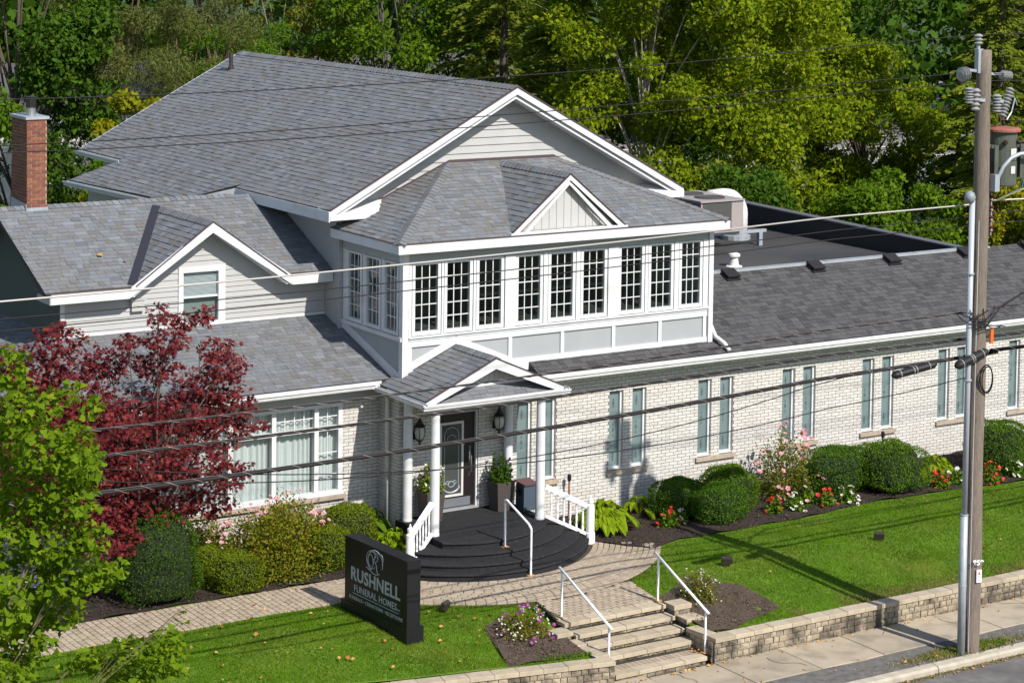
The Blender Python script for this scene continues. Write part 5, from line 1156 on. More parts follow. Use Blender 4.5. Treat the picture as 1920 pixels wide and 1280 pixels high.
wire('lower dark thin wire crossing the sunroom windows', [(5.3, 7.47), (3.81, 7.454), (-0.73, 7.255), (-8.07, 7.10), (-13.6, 7.07)], 0.009, wirem, right=(7.52, 7.4, 7.5))
wire('slim twisted service cable crossing in front of the porch gable', [(5.2, 5.86), (-1.33, 5.575), (-8.05, 5.455), (-13.6, 5.487)], 0.012, cablem, True, name='communication_cable', cat='cable', right=(5.9, 6.0, 6.1))
wire('lashed communication cable in front of the upper brick wall and door head', [(5.24, 5.35), (-1.32, 5.15), (-4.71, 5.074), (-8.05, 5.059), (-13.6, 5.076)], 0.020, cablem, True, name='communication_cable', cat='cable', right=(5.38, 5.3, 5.4))
wire('thickest lashed communication cable crossing the door and bay window', [(5.75, 5.035), (3.76, 4.90), (-1.31, 4.66), (-5.75, 4.577), (-8.04, 4.49), (-13.6, 4.53)], 0.031, cablem, True, name='communication_cable', cat='cable', right=(5.1, 5.05, 5.1))
wire('thin black drop wire sagging low across the door glass', [(5.1, 4.63), (-1.3, 4.07), (-4, 4.0), (-7.2, 4.23)], 0.009, wirem)
wire('thin black drop wire slanting across the etched wing windows', [(3.0, 4.95), (-0.5, 4.45), (-4.0, 4.10), (-6.9, 4.18)], 0.009, wirem)
def splice(label, a, b, r, parts=True):
    t = thing('splice_case', label, 'splice case', a); a, b = npv(a), npv(b); d_ = up(b-a); L = np.linalg.norm(b-a)
    m = MB(); m.lathe(a, [(r*0.5, -0.05), (r*0.9, 0), (r, 0.02), (r, L-0.02), (r*0.9, L), (r*0.4, L+0.06)], 14, d_); m.build('case_body', blackm, t)
    for f_ in (0.12, 0.45, 0.52, 0.85): m = MB(); m.lathe(a+d_*L*f_, [(r+0.003, 0), (r+0.006, 0.008), (r+0.003, 0.016)], 14, d_); m.build('strap', M('strap_grey', (0.3, 0.28, 0.27), 0.5), t)
splice('black cylindrical splice case hanging on the thick cable', (3.28, -9.28, 4.80), (4.18, -9.36, 4.93), 0.075)
splice('ribbed black splice case right beside the wooden pole', (4.50, -9.66, 4.93), (5.20, -9.66, 5.12), 0.085)
rb_ = thing('wire_bundle', 'tangle of thin drop wires around the wooden pole', 'wires', (5.1, -9.6, 5.6), None)
for k in range(9):
    a = npv((4.4+0.12*k, UYP-0.16, 5.95-0.05*(k % 3))); c = npv((random.uniform(4.3, 5.4), UYP-0.25, random.uniform(5.35, 5.75))); b = npv((5.2+random.uniform(-0.1, 0.5), UYP-0.2, random.uniform(5.5, 6.0)))
    m = MB(); m.tube([a*(1-t)**2+2*c*t*(1-t)+b*t*t for t in np.linspace(0, 1, 10)], 0.010, 5); m.build('drop_wire', cablem, rb_)
m = MB(); m.tube([(5.15, UYP-0.2, 5.6), (5.6, UYP-0.15, 5.95), (6.3, UYP, 6.12), (9, UYP, 6.1), (14, UYP, 6.0), (26, UYP, 6.1)], 0.02, 6); m.build('service_cable', cablem, rb_)
# ================================================================== VEGETATION
def unit(a): return a/(np.linalg.norm(a, axis=-1, keepdims=True)+1e-9)
def leaves(P, D, S, aspect=0.55, fold=0.15, nrm=None):
    """rhombic leaves: P base points, D direction, S length"""
    n = len(P); D = unit(D); R_ = RNG.normal(size=(n, 3)) if nrm is None else nrm+RNG.normal(size=(n, 3))*0.45
    W = unit(np.cross(D, R_)); N_ = np.cross(W, D); S = np.asarray(S).reshape(-1, 1)
    a = P-D*S*0.5; c = P+D*S*0.5; mid = P+N_*S*fold
    V = np.stack([a, mid+W*S*aspect*0.5, c, mid-W*S*aspect*0.5], 1).reshape(-1, 3)
    return V, np.arange(4*n).reshape(n, 4)
def leafmat(name, cols, trans=0.4, rough=0.7, **kw): return M(name, cols, rough, spec=0.08, trans=trans, **kw)
L_birch = leafmat('leaf_birch', [(0.13, 0.20, 0.006), (0.22, 0.275, 0.009), (0.16, 0.235, 0.007), (0.29, 0.315, 0.010), (0.095, 0.17, 0.007), (0.23, 0.28, 0.008)], 0.45)
L_green = leafmat('leaf_green', [(0.085, 0.17, 0.008), (0.13, 0.22, 0.010), (0.07, 0.145, 0.008), (0.17, 0.245, 0.012)], 0.45)
L_dark = leafmat('leaf_dark', [(0.045, 0.105, 0.009), (0.07, 0.14, 0.011), (0.04, 0.09, 0.009), (0.095, 0.165, 0.012)], 0.4)
L_pine = leafmat('needle_pine', [(0.105, 0.125, 0.030), (0.145, 0.160, 0.040), (0.085, 0.11, 0.026), (0.17, 0.175, 0.048)], 0.3)
L_wpine = leafmat('needle_white_pine', [(0.085, 0.185, 0.010), (0.13, 0.235, 0.012), (0.07, 0.155, 0.010)], 0.4)
L_spruce = leafmat('needle_spruce', [(0.12, 0.17, 0.014), (0.175, 0.215, 0.017), (0.095, 0.14, 0.013), (0.23, 0.24, 0.020)], 0.4)
L_yellow = leafmat('leaf_yellow', [(0.21, 0.23, 0.008), (0.32, 0.29, 0.010), (0.16, 0.20, 0.008)], 0.45)
L_olive = leafmat('leaf_olive', [(0.12, 0.15, 0.018), (0.17, 0.185, 0.022), (0.10, 0.125, 0.016), (0.26, 0.20, 0.018)], 0.4)
L_maple = leafmat('leaf_maple', [(0.13, 0.017, 0.024), (0.20, 0.030, 0.036), (0.10, 0.014, 0.020), (0.26, 0.047, 0.045), (0.16, 0.023, 0.030), (0.27, 0.072, 0.042)], 0.4)
L_gink = leafmat('leaf_ginkgo', [(0.13, 0.22, 0.008), (0.18, 0.275, 0.011), (0.10, 0.18, 0.008), (0.235, 0.315, 0.014)], 0.5)
L_box = leafmat('leaf_box', [(0.075, 0.155, 0.008), (0.105, 0.19, 0.010), (0.06, 0.13, 0.008), (0.14, 0.22, 0.012)], 0.3)
L_boxw = leafmat('leaf_box_warm', [(0.115, 0.165, 0.008), (0.15, 0.195, 0.010), (0.095, 0.14, 0.008), (0.20, 0.225, 0.012)], 0.3)
L_yew = leafmat('leaf_yew', [(0.055, 0.13, 0.010), (0.08, 0.165, 0.012), (0.045, 0.11, 0.009), (0.115, 0.195, 0.014)], 0.3)
L_hosta = leafmat('leaf_hosta', [(0.20, 0.29, 0.008), (0.25, 0.34, 0.010), (0.16, 0.25, 0.008)], 0.4)
L_spirea = leafmat('leaf_spirea', [(0.12, 0.18, 0.010), (0.18, 0.21, 0.012), (0.24, 0.19, 0.02), (0.10, 0.16, 0.010), (0.26, 0.16, 0.02)], 0.4)
L_grass = leafmat('grass_blade', [(0.105, 0.215, 0.005), (0.14, 0.26, 0.007), (0.085, 0.18, 0.005), (0.175, 0.275, 0.009)], 0.5, namt=0.32, nscale=0.9, dirt=(0.23, 0.26, 0.03), dscale=0.55, dlo=0.52, dhi=0.78)
L_dry = leafmat('dry_grass', [(0.25, 0.20, 0.07), (0.34, 0.27, 0.11), (0.15, 0.17, 0.04), (0.28, 0.24, 0.09)], 0.3)

def bez(a, b, c, n=6): return [npv(a)*(1-t)**2+2*npv(b)*t*(1-t)+npv(c)*t*t for t in np.linspace(0, 1, n)]
def tree(name, label, loc, clumps, n, size, lmat, bmat=bark, group=None, trunk_r=0.18, stems=1, aspect=0.6, limb=True, upb=0.5, flat=0.75, cat='tree', lean=0.0, limb_r=0.06, cap=0, shape=None, toph=0.85, limbp=0.75):
    """clumps: rows (x, y, z, rx, rz); leaves fill the outer part of every clump"""
    t = thing(name, label, cat, loc, group); K = np.array(clumps, float); base = npv(loc)
    m = MB(); zt = K[:, 2].max(); cen = K[:, :3].mean(0)
    fork = [base+npv((random.uniform(-1, 1)*0.25*s+lean*0.3, random.uniform(-1, 1)*0.25*s, (zt-base[2])*random.uniform(0.16, 0.28))) for s in range(stems)]
    for s in range(stems):
        top = npv((cen[0]+random.uniform(-0.6, 0.6)*(stems > 1)*2, cen[1]+random.uniform(-0.6, 0.6), base[2]+(zt-base[2])*toph)); pts = bez(base, fork[s], top, 9)
        m.tube(pts, [trunk_r*(1-0.85*i/8)/math.sqrt(stems) for i in range(9)], 8)
        if limb:
            for k in K[s::stems]:
                if random.random() < limbp:
                    i = min(7, max(1, int(8*((k[2]-base[2])/(zt-base[2]))*0.75))); a = pts[i]; e = k[:3]; mid = (a+e)/2+npv((0, 0, 0.12*np.linalg.norm(e-a)))
                    m.tube(bez(a, mid, e, 6), [limb_r*(1-0.85*q/5) for q in range(6)], 5)
                    for _ in range(3):
                        e2 = e+RNG.normal(size=3)*npv((k[3], k[3], k[4]))*0.7; m.tube([mid*0.4+e*0.6, (e+e2)/2+npv((0, 0, 0.05)), e2], [limb_r*0.35, limb_r*0.22, limb_r*0.08], 4)
    m.build('trunk', bmat, t)
    w = (K[:, 3]**2*K[:, 4])**(0.67)*(np.where(K[:, 3] < 0.2, 0.45, 1.0) if lmat is L_gink else 1.0); w /= w.sum(); idx = RNG.choice(len(K), n, p=w); k = K[idx]
    d_ = unit(RNG.normal(size=(n, 3))); rad = RNG.uniform(0.25, 1.0, n)**0.5*(1+0.22*np.sin(d_[:, 0]*7+k[:, 0]*5)*np.cos(d_[:, 2]*6+k[:, 1]*3)) + np.abs(RNG.normal(size=n))*0.08
    P = k[:, :3]+d_*rad[:, None]*k[:, [3, 3, 4]]
    D = unit(d_*0.6+RNG.normal(size=(n, 3))*0.8+np.array([0, 0, -0.25])); nr = d_*0.5+np.array([0, 0, upb])+np.array([SUN_TO.x, SUN_TO.y, SUN_TO.z])*0.0
    S = size*RNG.uniform(0.5, 1.5, n)
    if shape is None:      # fewer leaves on the far side of the crown
        tc_ = unit(CAM[:2]-cen[:2]); keep = ((P[:, :2]-cen[:2]) @ tc_ > -0.15*np.ptp(K[:, 0])) | (RNG.uniform(0, 1, n) < 0.3)
        P, D, S, nr = P[keep], D[keep], S[keep], nr[keep]
        V, F = leaves(P, D, S, aspect, 0.12, nr); link('crown', np_mesh('crown', V, F), lmat, t); return t
    W = unit(np.cross(D, nr+RNG.normal(size=(n, 3))*0.45)); N_ = np.cross(W, D)
    sh = np.array(shape); q = len(sh)       # outline (along W, along D), bent along N
    V = (P[:, None, :]+S[:, None, None]*(sh[None, :, 0:1]*W[:, None, :]+sh[None, :, 1:2]*D[:, None, :]+(0.12*(sh[None, :, 0:1]**2))*N_[:, None, :]))
    dist = np.linalg.norm(P-CAM, axis=1)+np.where(P[:, 0] < -17.2, 50, 0); o = np.argsort(dist)
    for i in o[:cap]:
        me = bpy.data.meshes.new('leaf'); me.from_pydata([tuple(v) for v in V[i]], [], [tuple(range(q))]); link('leaf', me, lmat, t)
    rest = V[o[cap:]]; c_ = link('crown', np_mesh('crown', rest.reshape(-1, 3), np.arange(len(rest)*q).reshape(-1, q)), lmat, t)
    if cap: c_['kind'] = 'stuff'
    return t
def blob(cx, cy, z0, z1, r, n, rr=0.38, seed=0, taper=0.5):
    """clumps filling an egg-shaped crown"""
    rs = np.random.default_rng(seed); out = []
    for _ in range(n):
        u_ = rs.uniform(0, 1); z = z0+(z1-z0)*u_; pr = r*math.sin(PI*min(1, 0.12+0.80*u_))**taper; a = rs.uniform(0, 2*PI); q = pr*math.sqrt(rs.uniform(0.15, 1))
        s = r*rr*rs.uniform(0.6, 1.25); out.append((cx+q*math.cos(a), cy+q*math.sin(a), z, s, s*0.72))
    return out
def spruce(label, x, y, H_, R_, lmat, n=9000, z0=0.4, droop=0.35, seed=0, size=0.26, group='conifers behind the building', name='spruce_tree'):
    rs = np.random.default_rng(seed); t = thing(name, label, 'tree', (x, y, 0), group); m = MB(); m.tube([(x, y, -0.1), (x+0.1, y, H_*0.5), (x, y, H_)], [0.28, 0.17, 0.02], 8)
    nb = int(H_*13); Ps = []; Ds = []; Ss = []
    for b in range(nb):
        u_ = (b+rs.uniform(0, 1))/nb; z = z0+(H_-z0)*u_; L_ = R_*(1-u_)**0.75*rs.uniform(0.72, 1.12)+0.12; a = rs.uniform(0, 2*PI); dh = np.array([math.cos(a), math.sin(a), 0])
        k = max(6, int(n/nb*(0.4+1.3*(1-u_)))); tt = rs.uniform(0.12, 1.0, k)**0.7
        pos = np.array([x, y, z])+dh*(L_*tt)[:, None]+np.array([0, 0, 1])*(0.10*L_*tt-droop*L_*tt**2)[:, None]
        sd = np.cross(dh, [0, 0, 1]); off = rs.normal(size=k)*(0.16*L_*(1.15-tt)+0.05); pos = pos+sd*off[:, None]+np.array([0, 0, 1])*(-np.abs(off)*0.35-rs.uniform(0, 0.1, k))[:, None]
        Ps.append(pos); Ds.append(dh+sd*(np.sign(off)*rs.uniform(0.1, 1.0, k))[:, None]+np.array([0, 0, -1])*rs.uniform(0.0, 0.7, k)[:, None]); Ss.append(size*rs.uniform(0.6, 1.3, k))
        if b % 4 == 0: m.tube([(x, y, z), tuple(np.array([x, y, z])+dh*L_*0.5+np.array([0, 0, 0.02*L_])), tuple(np.array([x, y, z])+dh*L_*0.9+np.array([0, 0, -(droop*0.7-0.06)*L_]))], [0.035, 0.022, 0.008], 4)
    m.build('trunk', bark, t); P = np.concatenate(Ps); D = np.concatenate(Ds); S = np.concatenate(Ss)
    V, F = leaves(P, D, S, 0.42, 0.05, np.array([0, -0.5, 1.0])); link('crown', np_mesh('crown', V, F), lmat, t); return t

# ---- background trees
tree('deciduous_tree', 'dark green leafy tree at the far left behind the brick chimney', (2.0, 34, 0), blob(2.0, 34, 0.8, 14, 3.1, 62, 0.30, 1), 40162, 0.19, L_dark, group='trees behind the building')
tree('pine_tree', 'dull olive pine with reddish limbs left of the roof stack', (6.6, 36, 0), blob(6.6, 36, 3.0, 14, 3.0, 44, 0.30, 2, 0.35), 51975, 0.19, L_pine, M('pine_bark', (0.11, 0.065, 0.042), 0.95), 'trees behind the building', aspect=0.16, limb_r=0.05, limbp=0.3, toph=0.6)
tree('pine_tree', 'dull olive pine just behind the left edge of the main roof', (9.6, 37, 0), blob(9.6, 37, 3.0, 14, 2.8, 40, 0.30, 3, 0.35), 47250, 0.19, L_pine, MATS['pine_bark'], 'trees behind the building', aspect=0.16, limb_r=0.05, limbp=0.3, toph=0.6)
tree('white_pine', 'bright green soft pine behind the peak of the main roof', (13.6, 42, 0), blob(13.6, 42, 3.5, 13.5, 2.6, 34, 0.34, 4, 0.4), 47250, 0.22, L_wpine, bark, 'trees behind the building', aspect=0.14)
tree('sparse_tree', 'sparse olive tree with bare pale branches behind the main ridge', (17.6, 44, 0), blob(17.6, 44, 2, 14, 3.4, 48, 0.28, 5, 0.4), 22750, 0.17, L_olive, M('olive_bark', (0.20, 0.165, 0.125), 0.9), 'trees behind the building', stems=3, limb_r=0.04, limbp=0.5, toph=0.6)
tree('multi_stem_tree', 'green tree with several dark stems in front of a grey roof', (20.6, 40, 0), blob(20.4, 40, 7.0, 14, 3.2, 36, 0.32, 6, 0.4), 21262, 0.18, L_green, M('grey_bark', (0.11, 0.10, 0.085), 0.9), 'trees behind the building', stems=4, trunk_r=0.3)
spruce('broad olive green spruce behind the right half of the main ridge', 23.4, 36, 15.5, 4.2, L_spruce, 25500, 1.0, 0.32, 11, 0.26)
spruce('tall olive green spruce between main ridge and birch', 22.6, 30.5, 13.8, 3.6, L_spruce, 23800, 1.0, 0.34, 12, 0.26)
spruce('darker spruce filling the gap right of the grey roof', 26.5, 42, 15, 4.0, L_spruce, 20400, 1.0, 0.32, 13, 0.26)
tree('birch_tree', 'large yellow green birch with white limbs behind the gable', (23.6, 26.5, 0), blob(23.6, 26.5, 2.5, 15, 3.9, 85, 0.27, 21), 56700, 0.18, L_birch, palebark, 'trees behind the building', limb_r=0.045, limbp=0.42)
tree('birch_tree', 'large yellow green birch behind the rooftop air conditioner', (27.6, 25.5, 0), blob(27.4, 25.5, 1.8, 13, 4.2, 90, 0.26, 22), 61425, 0.18, L_birch, palebark, 'trees behind the building', limb_r=0.045, limbp=0.42)
tree('deciduous_tree', 'dark blue green tree at the top right behind the birch', (36.5, 40, 0), blob(36.5, 40, 3, 15, 4.2, 46, 0.30, 23), 35437, 0.20, L_dark, group='trees behind the building')
tree('deciduous_tree', 'dark tree at the top edge left of the utility pole', (44.5, 41, 0), blob(44.5, 41, 3.5, 15, 4.2, 46, 0.30, 24), 35437, 0.20, L_dark, group='trees behind the building')
tree('deciduous_tree', 'rounded yellow green tree between birch and utility pole', (37.0, 29, 0), blob(37.0, 29, 1.2, 8.4, 3.4, 52, 0.27, 25), 47250, 0.18, L_birch, bark, group='trees behind the building')
spruce('olive green spruce directly behind the top of the utility pole', 36.4, 21, 13.5, 3.3, L_spruce, 23800, 0.5, 0.30, 31, 0.26)
spruce('olive green spruce at the right edge of the picture', 41.0, 23, 14.5, 3.6, L_spruce, 23800, 0.5, 0.30, 32, 0.26)
spruce('low spruce in front of the parking lot at right', 33.4, 18.6, 6.6, 2.6, L_spruce, 13600, 0.2, 0.25, 33, 0.28)
spruce('tall spruce high at the right edge behind the street lamp', 46.5, 30, 16.5, 4.0, L_spruce, 17000, 1.0, 0.30, 34, 0.26)
for k, (lab, x, y, z1, r, lm, n) in enumerate((('yellow green young tree right of the brick chimney', 4.4, 28, 7.9, 1.7, L_yellow, 5200), ('green shrub just right of the chimney, above the left roof', 1.6, 22.5, 6.0, 1.6, L_green, 4600), ('dark green shrub low behind the brick chimney', -0.6, 21, 5.6, 1.6, L_dark, 4600), ('olive shrub left of the brick chimney', -2.2, 26, 8.2, 2.2, L_green, 8200),
        ('leafy sumac behind the corner of the flat roof', 24.5, 15.5, 4.9, 1.7, L_green, 5200), ('bright green shrub behind the parapet', 28.0, 17.2, 4.9, 2.0, L_green, 5600), ('yellow green shrub behind the far end of the parapet', 31.2, 14.6, 5.0, 1.8, L_yellow, 5200), ('dark shrub filling below the birches', 21.0, 17.5, 5.2, 2.0, L_dark, 5200), ('green shrub at the right edge behind the wing roof', 33.5, 13.0, 5.4, 2.2, L_green, 6000), ('olive shrub behind the left main eave', 4.5, 24.0, 6.2, 1.7, L_olive, 4600),
        ('dark green bush under the rounded tree at right', 38.5, 24.5, 4.0, 2.4, L_dark, 5200))):
    tree('shrub', lab, (x, y, 0), blob(x, y, 0.6, z1-0.4, r, 20, 0.36, 50+k), int(n*2.2), 0.17, lm, bark, 'shrubs behind the building', trunk_r=0.08, stems=3, cat='shrub', limb_r=0.03)
# far wood, one mass
K = []
for k in range(56):
    x = -2+k*2.3; y = 70+random.uniform(-8, 14); K += blob(x, y, 1.0, random.uniform(13, 17), 3.6, 26, 0.55, 100+k, 0.4)
K = np.array(K); n = 72000; idx = RNG.integers(0, len(K), n); k = K[idx]; d_ = unit(RNG.normal(size=(n, 3))); P = k[:, :3]+d_*(RNG.uniform(0.2, 1, n)**0.4)[:, None]*k[:, [3, 3, 4]]
V, F = leaves(P, unit(d_+RNG.normal(size=(n, 3))), 0.8*RNG.uniform(0.6, 1.3, n), 0.6, 0.1, d_*0.5+np.array([0, 0, 0.5]))
tag(link('far_wood', np_mesh('far_wood', V, F), L_dark), 'dark wood filling the background behind the nearer trees', 'wood', kind='stuff')

# ---- buildings glimpsed between the trees
def far_house(label, x0, x1, y0, y1, eave, ridge, wallm, roofm):
    t = thing('house', label, 'house', ((x0+x1)/2, (y0+y1)/2, 0)); m = MB(); m.box(x0, y0, 0, x1, y1, eave); m.build('wall', wallm, t)
    ym_ = (y0+y1)/2; m = MB(); m.add([(x0-0.4, y0-0.5, eave-0.05), (x1+0.4, y0-0.5, eave-0.05), (x1+0.4, ym_, ridge), (x0-0.4, ym_, ridge), (x0-0.4, y1+0.5, eave-0.05), (x1+0.4, y1+0.5, eave-0.05)], [(0, 1, 2, 3), (3, 2, 5, 4), (0, 3, 4), (1, 5, 2), (0, 4, 5, 1)]); m.build('roof', roofm, t)
    m = MB(); m.box(x0-0.45, y0-0.56, eave-0.2, x1+0.45, y0-0.5, eave); m.build('fascia', white, t)
    for k in range(3):
        wx = x0+(x1-x0)*(0.2+0.3*k); m = MB(); m.box(wx-0.5, y0-0.04, 1.0, wx+0.5, y0-0.002, 2.2); f_ = m.build('window', white, t); m = MB(); m.box(wx-0.42, y0-0.05, 1.08, wx+0.42, y0-0.042, 2.12); m.build('pane', doorglass, f_)
dkroof = M('far_roof_dark', (0.075, 0.072, 0.075), 0.9, namt=0.15, nscale=2)
far_house('grey roofed house seen between stems above the main ridge', 24, 38, 56, 64, 4.2, 6.3, M('far_brick', (0.25, 0.12, 0.08), 0.9), dkroof)
far_house('house with white walls behind the brick chimney', 3, 14, 47, 55, 4.9, 6.9, M('far_white', (0.62, 0.60, 0.58), 0.8), dkroof)
far_house('brick house with red roof glimpsed left of the pole top', 94, 98, 90, 95, 1.6, 2.9, M('far_pink', (0.55, 0.45, 0.42), 0.9), M('far_red', (0.30, 0.10, 0.07), 0.9))
m = MB(); m.poly([(46, 40, 0.0), (110, 30, 0.0), (130, 110, 0.0), (52, 84, 0.0)]); structure(m.build('parking_lot', M('lot_grey', (0.21, 0.19, 0.18), 0.95, namt=0.15, nscale=0.5)))
m = MB()
for k in range(7): y = 44+k*5.2; m.poly([(48, y, 0.012), (90, y, 0.012), (90, y+0.5, 0.012), (48, y+0.5, 0.012)])
structure(m.build('road_marking', M('line_white', (0.6, 0.58, 0.55), 0.9)))

# ---- red Japanese maple and street ginkgo
star = []
for i in range(5):
    a = math.radians(-104+i*52); star.append((0.5*math.sin(a)*(1.0 if 0 < i < 4 else 0.8), 0.5*math.cos(a)*(1.0 if 0 < i < 4 else 0.8)+0.1)); a2 = a+math.radians(26); star.append((0.17*math.sin(a2), 0.17*math.cos(a2)+0.08))
star[-1] = (0.0, -0.35)
MAPLE = [(-9.9,-1.52,5.34,.45,.3),(-10.22,-1.03,4.65,.59,.4),(-10.78,-1.31,4.9,.4,.4),(-9.41,-.93,4.35,.69,.45),(-8.67,-.9,4.72,.5,.28),(-8.67,-1.8,5.27,.25,.12),(-8.1,-1.88,5.73,.22,.2),(-7.06,-.56,5.3,.34,.14),(-7.02,-1.48,5.56,.18,.2),(-7.82,-1.52,5.15,.4,.22),(-6.21,-.31,4.64,.35,.22),(-6.38,-1.15,4.44,.4,.25),(-6.47,-.56,4.01,.59,.32),(-7.75,-1.14,4.57,.4,.26),(-10.16,-.88,3.87,.79,.45),(-9.49,-1.66,3.8,.89,.45),(-8.18,-.88,3.66,.69,.4),(-6.98,-.51,3.5,.74,.42),(-6.11,-1.06,3.65,.35,.26),(-6.34,-.71,3.16,.59,.32),(-5.53,-.83,3.14,.22,.08),(-10.5,-1.8,3.27,.79,.45),(-9.0,-.69,2.75,.89,.45),(-8.04,-.95,2.79,.79,.42),(-7.16,-1.42,2.78,.64,.36),(-6.64,-1.85,2.55,.42,.24),(-7.47,-.52,1.84,.79,.36),(-6.75,-1.14,1.89,.45,.26),(-8.39,-.75,1.97,.59,.36),(-7.73,-.49,1.41,.45,.22),(-9.19,-.76,2.03,.79,.4),(-10.0,-.43,2.06,.79,.4),(-8.86,-1.27,1.5,.59,.3)]
tree('japanese_maple', 'dark red Japanese maple in front of the bay window', (-8.0, -0.45, 0.1), [(a, b, c, d*1.12, e*1.1) for a, b, c, d, e in MAPLE], 26000, 0.098, L_maple, barkred, trunk_r=0.14, stems=3, limb_r=0.028, cap=300, shape=star, upb=0.9, toph=0.62)
fan = [(0.0, -0.55), (0.30, -0.02), (0.52, 0.22), (0.36, 0.42), (0.10, 0.46), (0.0, 0.36), (-0.10, 0.46), (-0.36, 0.42), (-0.52, 0.22), (-0.30, -0.02)]
GINK = [(-15.89,-15.56,7.94,.24,.24),(-15.92,-16.16,7.58,.26,.29),(-15.84,-15.42,7.07,.29,.35),(-15.43,-15.75,7.51,.18,.18),(-15.65,-16.89,7.87,.18,.15),(-15.44,-16.97,7.72,.15,.12),(-15.85,-16.61,7.25,.32,.26),(-15.17,-15.81,7.07,.24,.24),(-15.4,-16.55,6.95,.26,.24),(-15.75,-16.03,6.64,.41,.32),(-15.52,-16.71,6.65,.26,.24),(-16.02,-16.09,6.16,.29,.35),(-15.68,-16.5,6.21,.35,.29),(-15.36,-16.76,6.23,.21,.18),(-15.79,-16.13,5.72,.35,.26),(-15.44,-16.36,5.72,.35,.24),(-14.98,-16.13,5.62,.24,.13),(-14.92,-16.52,5.8,.13,.08),(-15.73,-15.63,5.15,.35,.24),(-15.41,-15.96,5.19,.29,.18),(-15.76,-15.54,4.7,.29,.24),(-15.66,-16.12,4.92,.18,.18),(-15.49,-16.93,7.11,.18,.18),(-14.98,-16.21,5.55,.12,.11),(-15.27,-15.91,4.51,.15,.09),(-15.05,-16.15,4.67,.24,.13),(-14.87,-16.8,4.92,.24,.13),(-14.49,-16.8,4.97,.21,.13),(-14.6,-17.54,5.44,.08,.11),(-14.79,-16.44,4.56,.35,.13),(-14.53,-17.02,4.8,.24,.14),(-16.15,-16.46,4.74,.24,.12)]
GINK += [(-17.0+random.uniform(-0.8, 0.5), -16.3+random.uniform(-0.9, 0.9), z, 0.4, 0.32) for z in np.linspace(3.6, 7.9, 11)]
tree('ginkgo_tree', 'bright green ginkgo street tree cut off by the left frame edge', (-18.0, -15.9, -0.6), GINK, 14000, 0.070, L_gink, M('ginkgo_bark', (0.15, 0.115, 0.075), 0.9), trunk_r=0.13, limb_r=0.011, cap=300, shape=fan, upb=0.7, toph=0.8, limbp=0.22)

# ---- clipped shrubs
def clipped(label, x, y, w, h, lmat, n=9500, size=0.036, d=None, name='clipped_shrub', cat='shrub', group='clipped shrubs', egg=0.0, rough=0.075, z0=None):
    z = hgt(x, y) if z0 is None else z0; t = thing(name, label, cat, (x, y, z), group); d = d or w
    V = unit(RNG.normal(size=(n, 3))); V[:, 2] = np.where(V[:, 2] < -0.75, -V[:, 2], V[:, 2])
    wob = 1+rough*(np.sin(V[:, 0]*6+x*3)*np.cos(V[:, 1]*5+y)+0.6*np.sin(V[:, 2]*8+x))+RNG.normal(size=n)*0.03+0.03*np.sin(V[:, 0]*17+y*5)*np.sin(V[:, 2]*15+x*7)*np.cos(V[:, 1]*13)
    sq = (np.abs(V)**3.0).sum(1)**(-1/3.0); P = V*(sq*0.75+0.25)[:, None]*wob[:, None]
    P = P*np.where(RNG.uniform(0, 1, n) < 0.035, RNG.uniform(1.04, 1.14, n), 1.0)[:, None]; P = P*np.array([w/2, d/2, h/2]); P[:, :2] *= (1-egg*P[:, 2:3]/(h/2)); P += np.array([x, y, z+h/2-0.02])
    A, F = leaves(P, unit(V*0.7+RNG.normal(size=(n, 3))*0.75), size*RNG.uniform(0.6, 1.4, n), 0.6, 0.1, V)
    link('foliage', np_mesh('foliage', A, F), lmat, t)
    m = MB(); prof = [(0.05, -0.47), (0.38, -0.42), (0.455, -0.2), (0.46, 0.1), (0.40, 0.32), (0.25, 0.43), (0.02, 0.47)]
    m.lathe((0, 0, 0), prof, 18); vs_ = [(a*w*0.94*(1-egg*c/0.5)+x, b*d*0.94*(1-egg*c/0.5)+y, c*h*0.96+z+h/2-0.02) for a, b, c in m.v]; q = MB(); q.add(vs_, m.f); q.build('shade_core', M('inner_dark', (0.010, 0.018, 0.005), 0.95), t)  # solid core, near black to imitate the shade inside the foliage
    return t
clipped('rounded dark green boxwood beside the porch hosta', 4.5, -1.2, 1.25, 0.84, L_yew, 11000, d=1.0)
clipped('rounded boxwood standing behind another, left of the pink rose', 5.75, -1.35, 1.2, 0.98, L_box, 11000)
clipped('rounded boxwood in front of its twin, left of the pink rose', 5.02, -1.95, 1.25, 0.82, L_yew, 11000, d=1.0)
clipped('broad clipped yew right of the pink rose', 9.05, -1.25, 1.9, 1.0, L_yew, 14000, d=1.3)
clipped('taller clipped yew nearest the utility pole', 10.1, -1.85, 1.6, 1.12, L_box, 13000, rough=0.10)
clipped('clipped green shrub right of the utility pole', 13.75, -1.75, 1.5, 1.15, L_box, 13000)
clipped('large conical yew at the left under the maple, leaves coloured as in shade', -7.75, -0.95, 1.55, 1.75, L_dark, 15000, egg=0.14)  # darker leaf colour stands in for the maple's shade on this yew
clipped('small boxwood beside the conical yew', -6.55, -0.72, 0.72, 0.78, L_boxw, 7000)
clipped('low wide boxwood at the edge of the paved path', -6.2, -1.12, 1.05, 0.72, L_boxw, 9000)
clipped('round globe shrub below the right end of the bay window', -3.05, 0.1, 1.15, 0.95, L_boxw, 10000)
clipped('rounded boxwood column behind the sign', -3.95, -0.85, 0.80, 0.85, L_boxw, 8000)
